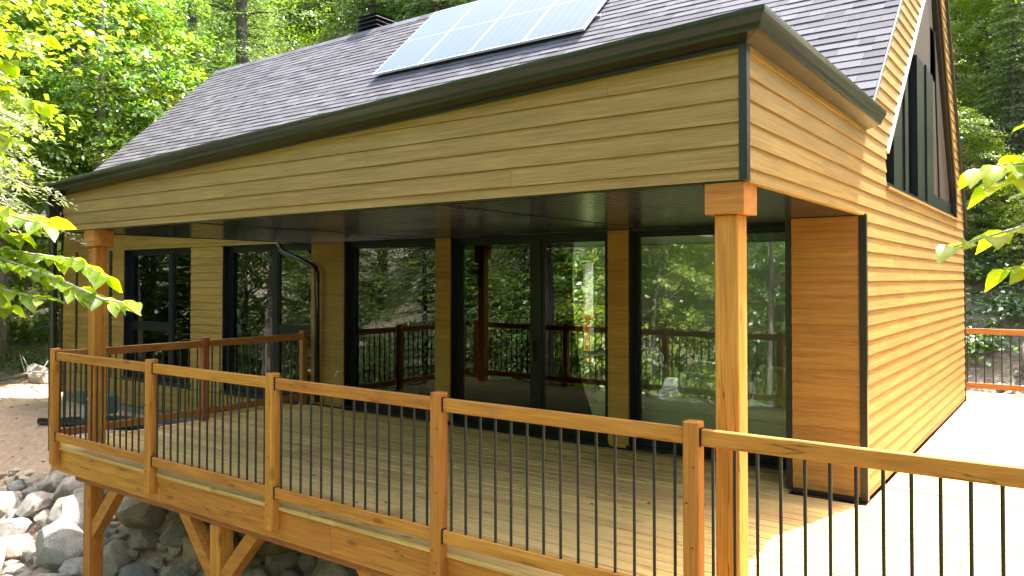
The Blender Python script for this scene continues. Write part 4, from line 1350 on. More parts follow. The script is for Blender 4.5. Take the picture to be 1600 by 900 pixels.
# a few that stand out
place_rock(-8.75, -2.55, 0.5, 'big flat-topped grey boulder left of the first deck support post', None)
place_rock(-9.6, -3.3, 0.66, 'large pale boulder cut by the left picture edge below the sandy bank', None)
place_rock(-6.5, -3.1, 0.55, 'white-grey sloping boulder between the two left deck support posts', None)
place_rock(-5.9, -1.9, 0.42, 'reddish boulder tucked right behind the second deck support post', None)
cnt = 0
for rad, want in ((0.46, 60), (0.33, 110), (0.22, 118)):
    tries = 0; got = 0
    while got < want and tries < 6000:
        tries += 1
        x = rr.uniform(-15.5, -1.0); y = rr.uniform(-5.6, -0.55)
        if x > -5.0 and rr.random() < 0.7: continue
        if x < -9 and y > -1.35 + (x + 10.4) * 0.36 - rad: continue
        r = rad * rr.uniform(0.8, 1.2)
        if free(x, y, r):
            size = 'large' if rad > 0.4 else ('medium' if rad > 0.3 else 'small')
            if x < -9.8: zone = 'on the bank beside the sandy ground' if y > -2.3 else 'low on the bank at the far left'
            elif x < -7.4: zone = 'left of the first deck support post, near the top of the bank' if y > -2.4 else 'left of the first deck support post, low on the bank'
            elif x < -5.0: zone = 'under the deck between the first two support posts' if y > -2.9 else 'in front of the gap between the first two support posts'
            else: zone = 'in the shade under the deck right of the second support post' if y > -2.9 else 'at the foot of the deck right of the second support post'
            place_rock(x, y, r, size + ' grey boulder ' + zone, size + ' boulders ' + zone)
            got += 1
# hillside rocks behind the back deck and by the sand
for x, y, r, lab in ((0.95, 10.6, 0.62, 'round grey boulder among ferns behind the back railing'), (1.6, 13.2, 1.5, 'long ledge rock high on the fern slope at right'), (-18.6, 1.2, 0.4, 'pale stone at the far left edge of the sand'), (-20.5, 2.6, 0.5, 'grey stone at the foot of the bushes beyond the sand')):
    place_rock(x, y, r, lab, None)
# small rubble: uncountable
def stuff_stones(name, n, region, rmin, rmax, seed):
    r = random.Random(seed)
    V = []; F = []
    base = []
    for i in range(3):
        me = rock_mesh(50 + i, 12, (1, 0.8, 0.65))
        co = np.zeros(len(me.vertices) * 3, np.float32); me.vertices.foreach_get('co', co)
        base.append((co.reshape(-1, 3), [tuple(p.vertices) for p in me.polygons]))
        bpy.data.meshes.remove(me)
    off_ = 0
    for _ in range(n):
        x, y = region(r)
        co, fa = base[r.randrange(3)]
        s_ = r.uniform(rmin, rmax) * (0.6 + 0.4 * r.random())
        a = r.uniform(0, 6.28); ca, sa = math.cos(a), math.sin(a)
        c2 = co * s_
        c2 = np.stack([c2[:, 0] * ca - c2[:, 1] * sa + x, c2[:, 0] * sa + c2[:, 1] * ca + y, c2[:, 2] + gz(x, y) + s_ * 0.3], 1)
        V.append(c2); F += [tuple(v + off_ for v in f) for f in fa]; off_ += len(co)
    V = np.concatenate(V)
    o = link_mesh(name, V, F, M['rock'], kind='stuff')
    o['label'] = 'small broken stones scattered between the boulders'
    return o
def rubble_spot(r):
    x = r.uniform(-14.5, -1)
    return x, r.uniform(-5.5, -0.5 if x > -9 else -1.2 + (x + 10.4) * 0.36)
stuff_stones('rubble', 2800, rubble_spot, 0.06, 0.22, 4)
stuff_stones('pebbles', 420, lambda r: (r.uniform(-20.5, -9), r.gauss(0.2, 1.4)), 0.012, 0.05, 5)['label'] = 'pebbles strewn over the sandy ground'
stuff_stones('slope_stones', 160, lambda r: (r.uniform(-5, 4), r.uniform(8.6, 15)), 0.05, 0.2, 6)['label'] = 'loose stones on the slope behind the back railing'

# ================================================================== pipes and utility post on the sand
for k_ in range(5):
    y = -0.35 + 0.12 * k_
    mb = MB(); z = -0.6
    mb.tube([(-13.4 + 0.1 * k_, y - 0.55, gz(-13.4, y - .55) + 0.06), (-12.2, y - 0.2, gz(-12, y) + 0.09), (-10.4 + 0.2 * k_, y + 0.35, gz(-10.4, y) + 0.11)], 0.045 if k_ else 0.06, 10)
    o = mb.build('drain_pipe', M['pipe'], smooth=True)
    if k_ == 0: tag(o, 'black pipe poking out past the corner railing post onto the sand', 'pipe', 'black pipes on the sand')
    else: tag(o, 'black pipe in the bundle lying on sand beyond the left railing', 'pipe', 'black pipes on the sand')
ut = thing('utility_post', 'grey conduit post with green-grey junction boxes on the sand by the wall', 'utility post', (-12.6, -0.5, -0.7))
mb = MB(); mb.tube([(-12.62, -0.5, -0.75), (-12.62, -0.5, -0.1)], 0.07, 12); mb.build('conduit', M['greypvc'], ut, smooth=True)
mb = MB(); mb.cbox(-12.75, -12.49, -0.62, -0.42, -0.28, -0.04, 0.02); mb.build('junction_box', M['greenbox'], ut)
mb = MB(); mb.cbox(-12.28, -11.95, -0.45, -0.25, -0.42, -0.1, 0.02); mb.build('junction_box', M['greenbox'], ut)
mb = MB(); mb.tube([(-12.5, -0.5, -0.2), (-12.3, -0.36, -0.25)], 0.03, 8); mb.build('conduit', M['greypvc'], ut)

# ================================================================== vegetation
def leaf_quads(cent, nrm_, axis_, size, aspect=0.62, fold=0.0):
    """rhombus leaves: arrays of centres, normals, long axes and sizes"""
    n = len(cent)
    side = np.cross(nrm_, axis_)
    side /= np.linalg.norm(side, axis=1, keepdims=True) + 1e-9
    L = size[:, None] * 0.5
    v0 = cent - axis_ * L; v2 = cent + axis_ * L - nrm_ * L * 0.3
    mid = cent - axis_ * L * 0.15
    v1 = mid + side * L * aspect; v3 = mid - side * L * aspect
    V = np.stack([v0, v1, v2, v3], 1).reshape(-1, 3)
    Q = np.arange(n * 4).reshape(n, 4)
    return V, Q

def unit(a): return a / (np.linalg.norm(a, axis=-1, keepdims=True) + 1e-9)

def decid_proto(seed, H, Rc, base, nspray, nleaf, lsize):
    r = np.random.RandomState(seed)
    cs = []; ns = []; ax = []; sz = []
    tips = []
    for i in range(nspray):
        t = r.uniform(0, 1) ** 0.85
        h = base + (H - base) * t
        rad = Rc * (np.sin(np.pi * (0.12 + 0.86 * t)) ** 0.7) * r.uniform(0.25, 1.0) ** 0.6
        a = r.uniform(0, 2 * np.pi)
        c = np.array([rad * np.cos(a), rad * np.sin(a), h + r.normal(0, 0.25) - 0.1 * rad])
        tips.append(c)
        out = np.array([np.cos(a), np.sin(a), -0.15])
        n_ = unit(np.array([out[0] * 0.25, out[1] * 0.25, 1.0]) + r.normal(0, 0.12, 3))
        u = unit(np.cross(n_, out)); w = np.cross(u, n_)
        m = int(nleaf * r.uniform(0.6, 1.3))
        ea = r.uniform(0.5, 1.0) * (0.55 + 0.06 * Rc * 2); eb = ea * r.uniform(0.45, 0.75)
        p = r.normal(0, 0.5, (m, 2))
        cc = c + np.outer(p[:, 0] * ea, w) + np.outer(p[:, 1] * eb, u) + np.outer(r.normal(0, 0.07, m), n_)
        cs.append(cc)
        nn = unit(n_ + r.normal(0, 0.42, (m, 3)))
        aa = unit(np.outer(p[:, 0] * 0.6 + 0.8, out) + np.outer(p[:, 1], u) + r.normal(0, 0.5, (m, 3)) + np.array([0, 0, -0.25]))
        aa = unit(aa - nn * np.sum(aa * nn, 1, keepdims=True))
        ns.append(nn); ax.append(aa); sz.append(lsize * r.uniform(0.65, 1.25, m))
    V, Q = leaf_quads(np.concatenate(cs), np.concatenate(ns), np.concatenate(ax), np.concatenate(sz))
    crown = np_mesh('crown', V, Q)
    # trunk with limbs
    mb = MB()
    bend = r.normal(0, 0.25, 2)
    def tp(t): return (bend[0] * t * t * 2 + 0.12 * np.sin(5 * t + seed), bend[1] * t * t * 2 + 0.1 * np.sin(4 * t), H * 0.96 * t)
    ts = np.linspace(0, 1, 9)
    r0 = 0.024 * H ** 0.75 + 0.03
    mb.tube([tp(t) if t > 0 else (tp(0)[0], tp(0)[1], -1.2) for t in ts], [r0 * (1.25 if t == 0 else (1 - 0.85 * t)) for t in ts], 9)
    idx = r.choice(len(tips), min(34, len(tips)), replace=False)
    for j in idx:
        c = tips[j]
        t = np.clip((c[2] - 0.35 * np.hypot(c[0], c[1])) / H, 0.12, 0.92)
        s = np.array(tp(t))
        q = (s + c) / 2 + np.array([0, 0, 0.12 * np.hypot(*(c[:2] - s[:2]))])
        rr_ = r0 * (1 - 0.85 * t) * 0.4
        mb.tube([s, q, c], [rr_, rr_ * 0.6, 0.008], 5, False)
    tm = bpy.data.meshes.new('trunk'); tm.from_pydata([tuple(v) for v in mb.v], [], mb.f); tm.update()
    tm.polygons.foreach_set('use_smooth', [True] * len(tm.polygons))
    return crown, tm

def conifer_proto(seed, H, Rc, base, levels, per, nseg, droop=0.35, dens=1.0, sz0=0.16):
    r = np.random.RandomState(seed)
    cs = []; ns = []; ax = []; sz = []
    mb = MB()
    r0 = 0.02 * H ** 0.8 + 0.03
    ts = np.linspace(0, 1, 8)
    mb.tube([(0.05 * np.sin(6 * t + seed), 0.05 * np.cos(5 * t), H * t if t > 0 else -1.0) for t in ts], [r0 * (1 - 0.93 * t) for t in ts], 8)
    for k in range(levels):
        t = (k + r.uniform(0, 0.8)) / levels
        h = base + (H - base) * t
        L0 = Rc * (1 - t) ** 0.75 * r.uniform(0.75, 1.1) + 0.15
        for j in range(per):
            a = 2 * np.pi * (j + r.uniform(-0.35, 0.35)) / per + k * 0.7
            L = L0 * r.uniform(0.6, 1.1)
            d = np.array([np.cos(a), np.sin(a), 0.0]); sd_ = np.array([-d[1], d[0], 0.0])
            if L < 0.25: continue
            s = np.linspace(0.12, 1, max(3, int(nseg * L / Rc)))
            px = np.outer(s * L, d); px[:, 2] = h + 0.12 * L * s - droop * L * s ** 2
            if k % 2 == 0 or L > 1.0:
                mb.tube([(0, 0, h), tuple(px[len(s) // 2]), tuple(px[-1])], [0.018 + 0.008 * L, 0.012, 0.004], 4, False)
            for side in (-1, 1):
                tl = 0.42 * L * (1 - 0.75 * s) + 0.14
                m = 4
                for q in range(m):
                    f = (q + 0.6) / m
                    c = px + np.outer(tl * f, 0.55 * d + side * 0.83 * sd_)
                    c[:, 2] -= 0.25 * tl * f * f + r.uniform(-0.02, 0.03, len(s))
                    c = c + r.normal(0, 0.035, c.shape)
                    keep = r.uniform(0, 1, len(s)) < dens
                    c = c[keep]
                    if len(c) == 0: continue
                    aa = unit(np.tile(0.6 * d + side * 0.75 * sd_ + np.array([0, 0, -0.35]), (len(c), 1)) + r.normal(0, 0.3, c.shape))
                    nn = unit(np.array([0, 0, 1.0]) + 0.2 * d + r.normal(0, 0.3, c.shape))
                    aa = unit(aa - nn * np.sum(aa * nn, 1, keepdims=True))
                    cs.append(c); ns.append(nn); ax.append(aa); sz.append(sz0 * r.uniform(0.7, 1.4, len(c)))
    V, Q = leaf_quads(np.concatenate(cs), np.concatenate(ns), np.concatenate(ax), np.concatenate(sz), aspect=0.3)
    crown = np_mesh('crown', V, Q)
    tm = bpy.data.meshes.new('trunk'); tm.from_pydata([tuple(v) for v in mb.v], [], mb.f); tm.update()
    tm.polygons.foreach_set('use_smooth', [True] * len(tm.polygons))
    return crown, tm

P_dec = []
for s_, (H, Rc, b_, nsp, nl, ls, mk) in enumerate([(11, 3.6, 1.5, 300, 60, 0.17, 'leaf'), (12, 4.0, 2.5, 300, 62, 0.18, 'leaf'), (9, 3.2, 0.8, 280, 60, 0.15, 'leaf_y'), (13, 4.2, 2.0, 320, 62, 0.18, 'leaf_y')]):
    c, t = decid_proto(100 + s_, H, Rc, b_, nsp, nl, ls)
    c.materials.append(M[mk]); t.materials.append(M['bark'])
    P_dec.append((c, t))
P_con = []
for s_, (H, Rc, b_, lv, pr, ng) in enumerate([(12, 2.9, 1.2, 34, 7, 14), (15, 3.2, 2.5, 40, 7, 15)]):
    c, t = conifer_proto(200 + s_, H, Rc, b_, lv, pr, ng)
    c.materials.append(M['needle']); t.materials.append(M['bark2'])
    P_con.append((c, t))
_c, _t = decid_proto(140, 12.5, 3.0, 5.6, 230, 46, 0.16)
_c.materials.append(M['leaf_y']); _t.materials.append(M['bark'])
P_birch = (_c, _t)
trnd = random.Random(31)
def place_tree(proto, x, y, s, label, cat, group=None, name='tree', rz=None, lean=(0, 0)):
    t = thing(name, label, cat, (x, y, gz(x, y) - 0.1), group)
    t.rotation_euler = (lean[0], lean[1], trnd.uniform(0, 6.28) if rz is None else rz)
    t.scale = (s * trnd.uniform(0.9, 1.1), s * trnd.uniform(0.9, 1.1), s)
    for nm, me in (('trunk', proto[1]), ('crown', proto[0])):
        o = bpy.data.objects.new(nm, me); COL.objects.link(o); o.parent = t
    return t
# trees that read singly in the picture
def straight_trunk(x, y, h, r, label, bark='bark', group=None, lean=(0, 0), crown=0, cs=0.9):
    t = thing('tree', label, 'tree', (x, y, gz(x, y)), group)
    mb = MB()
    pts = [(x + lean[0] * k / 8 + 0.05 * math.sin(k * 1.7 + x), y + lean[1] * k / 8, gz(x, y) - 0.5 + h * k / 8) for k in range(9)]
    mb.tube(pts, [r * (1.15 - 0.65 * k / 8) for k in range(9)], 10)
    rl = random.Random(int(x * 10))
    for k in range(14):
        f = rl.uniform(0.3, 0.95); i = int(f * 8); p = Vector(pts[i]); a = rl.uniform(0, 6.28); L = rl.uniform(0.8, 2.6)
        d = Vector((math.cos(a), math.sin(a), rl.uniform(-0.1, 0.35)))
        mb.tube([p, p + d * L * 0.5 + Vector((0, 0, 0.08)), p + d * L], [r * 0.28, r * 0.16, 0.01], 5, False)
    mb.build('trunk', M[bark], t, smooth=True)
    pr_ = (P_dec if bark == 'bark' else P_con)[crown]
    o = bpy.data.objects.new('crown', pr_[0]); COL.objects.link(o); o.parent = t
    o.location = (lean[0] * 0.7, lean[1] * 0.7, h * 0.30); o.scale = (cs, cs, cs)
    return t
straight_trunk(-19.8, 3.19, 13, 0.17, 'slim grey-barked maple trunk rising in front of the left roof edge', crown=1, cs=0.75)
straight_trunk(-22.6, 3.9, 11, 0.2, 'leaning brown trunk left of the slim grey maple', crown=0, lean=(-0.8, 0.3))
straight_trunk(-19.4, 7.3, 15, 0.26, 'thick dark conifer trunk standing above the left end of the ridge', bark='bark2', crown=1, cs=0.8)
straight_trunk(-22.6, 7.6, 15, 0.22, 'dark bare-limbed conifer trunk left of the thick ridge conifer', bark='bark2', crown=0, cs=0.8)
straight_trunk(-0.75, 19.2, 12, 0.16, 'dark hemlock trunk on the slope right of the gable peak', bark='bark2', crown=1, cs=0.9)
place_tree(P_dec[2], -21.2, 1.3, 1.15, 'bright yellow-green young birch leaning over the far left sand edge', 'tree', name='tree')
place_tree(P_dec[3], -20.9, 4.4, 0.8, 'bright yellow-green birch in front of the slim grey maple', 'tree', name='tree')
place_tree(P_birch, -14.0, -3.0, 1.0, 'bright yellow birch crown filling the upper left corner', 'tree', name='birch_tree')
place_tree(P_birch, -19.2, -2.4, 0.95, 'second yellow birch behind the corner one', 'tree', name='birch_tree')
spots = []
def far_enough(x, y, d): return all((x - a) ** 2 + (y - c) ** 2 > d * d for a, c in spots)
def grove(n, xr, yr, dmin, lab_d, lab_c, grp, pc=0.3, smin=0.85, smax=1.25, ok=lambda x, y: True):
    k_ = 0; tries = 0
    while k_ < n and tries < 4000:
        tries += 1
        x = trnd.uniform(*xr); y = trnd.uniform(*yr)
        if not ok(x, y) or not far_enough(x, y, dmin): continue
        spots.append((x, y))
        far = math.hypot(x - 1.5, y + 7.1)
        zn = 'front row' if far < 27 else ('middle rows' if far < 36 else 'far rows')
        if trnd.random() < pc:
            place_tree(trnd.choice(P_con), x, y, trnd.uniform(smin, smax), lab_c + ', ' + zn, 'tree', grp + ', conifers, ' + zn, 'conifer_tree')
        else:
            place_tree(trnd.choice(P_dec), x, y, trnd.uniform(smin, smax), lab_d + ', ' + zn, 'tree', grp + ', leafy, ' + zn, 'leafy_tree')
        k_ += 1
grove(34, (-44, -20.5), (-9, 22), 2.9, 'sunlit green leafy tree in the woods left of the cottage', 'dark green conifer in the woods left of the cottage', 'trees in the left woods', 0.22, ok=lambda x, y: not (x > -26.5 and y < 9) or (x < -21.5 and y < -4))
grove(44, (-30, 9), (16.5, 42), 2.9, 'green leafy tree on the hillside behind the roof', 'dark drooping conifer on the hillside behind the cottage', 'trees on the hillside behind', 0.42, ok=lambda x, y: (y > 19 and x < -9) or y > 26)
for (x, y, k_, s_, lab) in ((-16.5, -11.0, 0, 0.95, 'full hemlock reflected in the window left of the sliding door'), (-19.5, -9.0, 1, 0.8, 'tall hemlock on the far bank opposite the left windows'), (-13.2, -12.2, 0, 0.9, 'shorter hemlock opposite the sliding door')):
    place_tree(P_con[k_], x, y, s_, lab, 'tree', name='hemlock_tree'); spots.append((x, y))
for (x, y, k_, s_, lab) in ((-8.2, -11.2, 2, 0.95, 'sunlit maple reflected in the wide right window'), (-5.0, -12.6, 0, 0.85, 'green maple behind the sunlit one on the far bank'), (-10.8, -13.2, 0, 0.9, 'green maple opposite the sliding door'), (-2.5, -13.0, 2, 0.9, 'small bright maple straight behind the viewer')):
    place_tree(P_dec[k_], x, y, s_, lab, 'tree', name='leafy_tree'); spots.append((x, y))
for (x, y, k_, s_, lab) in ((-22.6, -4.6, 0, 0.85, 'hemlock at the left wood edge facing the left windows'), (-25.0, -8.0, 1, 0.8, 'taller hemlock set back at the left wood edge'), (0.2, 15.6, 0, 0.55, 'young pale green hemlock on the slope just right of the gable'), (2.6, 15.0, 0, 0.6, 'young hemlock on the slope at the right picture edge'), (-1.9, 16.0, 1, 0.5, 'slender young hemlock half hidden behind the gable')):
    place_tree(P_con[k_], x, y, s_, lab, 'tree', name='hemlock_tree'); spots.append((x, y))
for (x, y, pr_, s_, lab) in ((-0.9, 13.9, 2, 0.42, 'sapling with bright leaves close behind the gable corner'), (0.9, 13.0, 2, 0.33, 'low bright sapling in the middle of the right slope'), (2.3, 14.2, 2, 0.45, 'bright sapling at the right picture edge above the ledge rock'), (0.2, 17.4, 3, 0.5, 'light green young maple between the hemlocks on the right slope'), (-1.6, 18.4, 2, 0.6, 'light green young maple behind the slender hemlock'), (2.2, 18.2, 3, 0.5, 'light green young maple high at the right picture edge')):
    place_tree(P_dec[pr_], x, y, s_, lab, 'tree', name='sapling' if s_ < 0.48 else 'leafy_tree'); spots.append((x, y))
place_tree(P_dec[0], 1.6, 20.5, 0.8, 'light green maple high on the slope at the right edge', 'tree', name='leafy_tree')
LATE_UNDER = (420, lambda r: (r.uniform(-32, -17), r.uniform(-10, -2.6)), 0.14, 'leaf', 'undergrowth on the bank opposite the left windows', 1.3, 8)
grove(18, (-36, -15), (11.5, 27), 2.8, 'tall green tree crowding the slope above the ridge', 'tall conifer crowding the slope above the ridge', 'trees above the ridge', 0.3, 1.1, 1.5, ok=lambda x, y: y > 10 - 0.1 * x)
grove(30, (-34, 9), (-30, -13.5), 2.9, 'green leafy tree on the far bank facing the porch', 'drooping hemlock on the far bank facing the porch', 'trees on the far bank', 0.4, ok=lambda x, y: True)
grove(24, (9, 34), (-14, 26), 3.0, 'green leafy tree in the woods right of the deck', 'tall conifer in the woods right of the deck', 'trees right of the deck', 0.3)
# dense understory wall of the far woods: uncountable
def understory(name, n, region, size, matk, label, hmax=1.2, seed=1):
    r = np.random.RandomState(seed)
    cs = []; ns = []; ax = []; sz = []
    for _ in range(n):
        x, y = region(r)
        z0 = gz(x, y)
        m = r.randint(26, 60); h = hmax * r.uniform(0.35, 1.0); w = h * r.uniform(0.5, 0.9)
        p = r.normal(0, 0.45, (m, 3)) * np.array([w, w, h * 0.6]); p[:, 2] = np.abs(p[:, 2]) + 0.05
        cs.append(p + np.array([x, y, z0]))
        nn = unit(np.array([0, 0, 1.0]) + r.normal(0, 0.45, (m, 3)))
        aa = unit(np.stack([p[:, 0], p[:, 1], 0.1 - 0.3 * np.ones(m)], 1) + r.normal(0, 0.3, (m, 3)))
        aa = unit(aa - nn * np.sum(aa * nn, 1, keepdims=True))
        ns.append(nn); ax.append(aa); sz.append(size * r.uniform(0.6, 1.3, m))
    V, Q = leaf_quads(np.concatenate(cs), np.concatenate(ns), np.concatenate(ax), np.concatenate(sz))
    me = np_mesh(name, V, Q); me.materials.append(M[matk])
    o = bpy.data.objects.new(name, me); COL.objects.link(o)
    o['kind'] = 'stuff'; o['label'] = label
    return o
understory('undergrowth', 520, lambda r: (r.uniform(-36, -20.8), r.uniform(-7, 20)), 0.14, 'leaf', 'low leafy undergrowth at the foot of the left woods', 1.4, 1)
understory('undergrowth', 750, lambda r: (r.uniform(-9, 8), 10.2 + abs(r.normal(0, 8))), 0.12, 'fern', 'ferns and seedlings on the slope behind the back railing', 0.9, 2)
understory('undergrowth', 900, lambda r: (r.uniform(-32, 6), -8.5 - abs(r.normal(0, 7))), 0.15, 'leaf', 'undergrowth on the far bank facing the porch', 1.5, 3)
understory('undergrowth', 600, lambda r: (r.uniform(-45, 12), r.uniform(16, 46)), 0.20, 'leaf', 'undergrowth on the wooded hillside behind the roof', 1.9, 4)

understory('undergrowth', *LATE_UNDER)
# bushes with distinct places
def bush(x, y, w, h, n, label, seed, mat='leaf', size=0.1):
    r = np.random.RandomState(seed)
    t = thing('bush', label, 'bush', (x, y, gz(x, y)), None)
    p = r.normal(0, 0.45, (n, 3)) * np.array([w, w, h * 0.5]); p[:, 2] = np.abs(p[:, 2]) * 1.3 + 0.08
    nn = unit(np.array([0, 0, 1.0]) + r.normal(0, 0.4, (n, 3)))
    aa = unit(np.stack([p[:, 0], p[:, 1], -0.2 * np.ones(n)], 1) + r.normal(0, 0.3, (n, 3)))
    aa = unit(aa - nn * np.sum(aa * nn, 1, keepdims=True))
    V, Q = leaf_quads(p, nn, aa, size * r.uniform(0.6, 1.3, n))
    me = np_mesh('foliage', V, Q); me.materials.append(M[mat])
    o = bpy.data.objects.new('foliage', me); COL.objects.link(o); o.parent = t
    mb = MB()
    for k_ in range(9):
        q = p[r.randint(0, n)]
        mb.tube([(0, 0, -0.1), tuple(q * 0.6 + np.array([0, 0, 0.05])), tuple(q)], [0.012, 0.008, 0.003], 4, False)
    mb.build('stem', M['bark'], None).parent = t
    return t
bush(-19.4, 2.7, 0.9, 0.9, 500, 'low green bush at the back of the sand left of the cottage', 1)
bush(-18.6, -1.2, 0.7, 0.7, 380, 'yellow-green bush at the left picture edge above the sand', 2, 'leaf_y', 0.12)
bush(-20.6, 4.6, 1.3, 1.3, 700, 'wide dark green bush below the trees left of the corner trim', 3)
bush(0.5, 12.0, 1.2, 0.9, 800, 'broad fern clump on the slope above the round boulder', 4, 'fern', 0.13)
bush(-0.4, 11.0, 0.9, 0.7, 600, 'fern clump beside the house corner on the slope', 5, 'fern', 0.12)
bush(1.4, 16.5, 1.6, 1.2, 900, 'yellow-green shrub high on the slope at the right edge', 6, 'leaf_y', 0.14)
bush(-20.4, 1.7, 0.9, 1.0, 520, 'rounded mid green bush left of the wide dark one', 11)
bush(-22.3, 3.2, 1.2, 1.6, 700, 'tall leafy shrub behind the low bushes on the left', 12)
bush(-20.0, 5.4, 1.0, 1.2, 600, 'leafy shrub close to the house corner on the left', 13)
bush(-23.0, 0.4, 1.2, 1.5, 700, 'tall light green shrub at the far left edge', 14, 'leaf_y', 0.12)
bush(2.0, 10.9, 0.9, 0.7, 600, 'bright fern clump right of the round boulder', 15, 'fern', 0.12)
bush(-0.5, 13.2, 1.3, 0.9, 800, 'bright ferns behind the gable edge', 16, 'fern', 0.13)
bush(2.4, 12.6, 1.3, 1.0, 800, 'bright ferns below the ledge rock', 17, 'fern', 0.13)
bush(0.6, 14.6, 1.4, 1.4, 900, 'yellow-green shrub in the middle of the right slope', 18, 'leaf_y', 0.13)
bush(-8.9, -3.6, 0.22, 0.3, 70, 'small bright fern sprouting between the boulders at lower left', 7, 'leaf_y', 0.07)

# ---- near leaves with real shape ---------------------------------------------------------------
def leaf_mesh(seed, length=0.1, wide=0.62):
    r = random.Random(seed)
    V = []; F = []
    prof_ = [(0.0, 0.0), (0.10, 0.30), (0.28, 0.48), (0.48, 0.47), (0.68, 0.33), (0.86, 0.14), (1.0, 0.0)]
    curl = r.uniform(0.12, 0.3); fold = r.uniform(0.15, 0.4); tw_ = r.uniform(-0.25, 0.25)
    rows = []
    for t, w in prof_:
        x = t * length; zc = -curl * length * t * t
        w2 = w * wide * length
        a = tw_ * t
        if w == 0:
            rows.append([len(V)]); V.append((x, 0, zc))
        else:
            ids = []
            for s_ in (-1, 0, 1):
                ids.append(len(V))
                y_ = s_ * w2; z_ = zc + abs(s_) * w2 * fold * (1 if t < 0.7 else 0.6)
                V.append((x, y_ * math.cos(a) - z_ * 0, z_ + y_ * math.sin(a)))
            rows.append(ids)
    for a, c in zip(rows[:-1], rows[1:]):
        if len(a) == 1: F += [(a[0], c[1], c[0]), (a[0], c[2], c[1])]
        elif len(c) == 1: F += [(a[0], a[1], c[0]), (a[1], a[2], c[0])]
        else: F += [(a[0], a[1], c[1], c[0]), (a[1], a[2], c[2], c[1])]
    me = bpy.data.meshes.new('leaf'); me.from_pydata(V, [], F); me.materials.append(M['nearleaf']); me.update()
    me.polygons.foreach_set('use_smooth', [True] * len(me.polygons))
    return me
leaf_variants = [leaf_mesh(k_, 0.1, 0.66 + 0.03 * (k_ % 4)) for k_ in range(8)]
cam_f = Vector((-math.sin(R(36.173)), math.cos(R(36.173)), 0.018)); cam_r = Vector((math.cos(R(36.173)), math.sin(R(36.173)), 0))
def in_view(p):
    d = p - cl; z = d.dot(cam_f)
    return z > 0.2 and abs(d.dot(cam_r) / z) < 0.66
def near_tree(name, label, base, trunk_pts, r0, branches, seed, lsc=(0.75, 1.15), step=0.035):
    """tree whose trunk stands outside the frame; every leaf is a part"""
    t = thing(name, label, 'tree', base)
    rl = random.Random(seed)
    mb = MB(); mb.tube(trunk_pts, [r0 * (1 - 0.6 * k_ / (len(trunk_pts) - 1)) for k_ in range(len(trunk_pts))], 10)
    mb.build('trunk', M['bark'], t, smooth=True)
    cnt_ = 0; todo = []
    for pts, leaf_from, rb in branches:
        pts = [Vector(p) for p in pts]
        mb = MB(); mb.tube(pts, [rb * (1 - 0.75 * k_ / (len(pts) - 1)) for k_ in range(len(pts))], 6)
        mb.build('branch', M['twig'], t, smooth=True)
        acc = 0.0
        total = sum((b_ - a).length for a, b_ in zip(pts[:-1], pts[1:]))
        d_ = leaf_from * total; side = 1; tw0 = 0
        while d_ < total:
            q = d_
            for a, b_ in zip(pts[:-1], pts[1:]):
                L = (b_ - a).length
                if q <= L: break
                q -= L
            p = a + (b_ - a) * min(1, q / L)
            dirn = (b_ - a).normalized()
            up = Vector((0, 0, 1))
            sd_ = dirn.cross(up).normalized() * side
            la = (dirn * rl.uniform(0.2, 0.9) + sd_ * rl.uniform(0.5, 1.0) + up * rl.uniform(-0.55, 0.05)).normalized()
            nz_ = (up + Vector((rl.gauss(0, 0.35), rl.gauss(0, 0.35), 0))).normalized()
            nz_ = (nz_ - la * nz_.dot(la)).normalized()
            yv = nz_.cross(la)
            lm_ = rl.choice(leaf_variants)
            mat = Matrix((la, yv, nz_)).transposed().to_4x4()
            s_ = rl.uniform(*lsc)
            stalk = la * 0.015
            todo.append((lm_, Matrix.Translation(p + stalk - wloc(t)) @ mat @ Matrix.Scale(s_, 4), (p - cl).length / s_ + (0 if in_view(p) else 50)))
            cnt_ += 1
            side = -side
            tw0 += 1
            d_ += step * rl.uniform(0.5, 1.5) * (0.15 if tw0 % 2 else 1.85)
    todo.sort(key=lambda q: q[2])
    for lm_, mt_, _ in todo[:285]:
        o = bpy.data.objects.new('leaf', lm_); COL.objects.link(o); o.parent = t; o.matrix_local = mt_
    if len(todo) > 285:
        mb = MB()
        for lm_, mt_, _ in todo[285:]:
            i0 = len(mb.v)
            mb.v += [tuple(mt_ @ v.co) for v in lm_.vertices]; mb.f += [tuple(i0 + k for k in p.vertices) for p in lm_.polygons]
        me = bpy.data.meshes.new('leaf'); me.from_pydata(mb.v, [], mb.f); me.materials.append(M['nearleaf']); me.update()
        me.polygons.foreach_set('use_smooth', [True] * len(me.polygons))
        o = bpy.data.objects.new('leaf', me); COL.objects.link(o); o.parent = t; o['kind'] = 'stuff'
    return t, cnt_
LB = (-3.35, -6.5, gz(-3.35, -6.5))
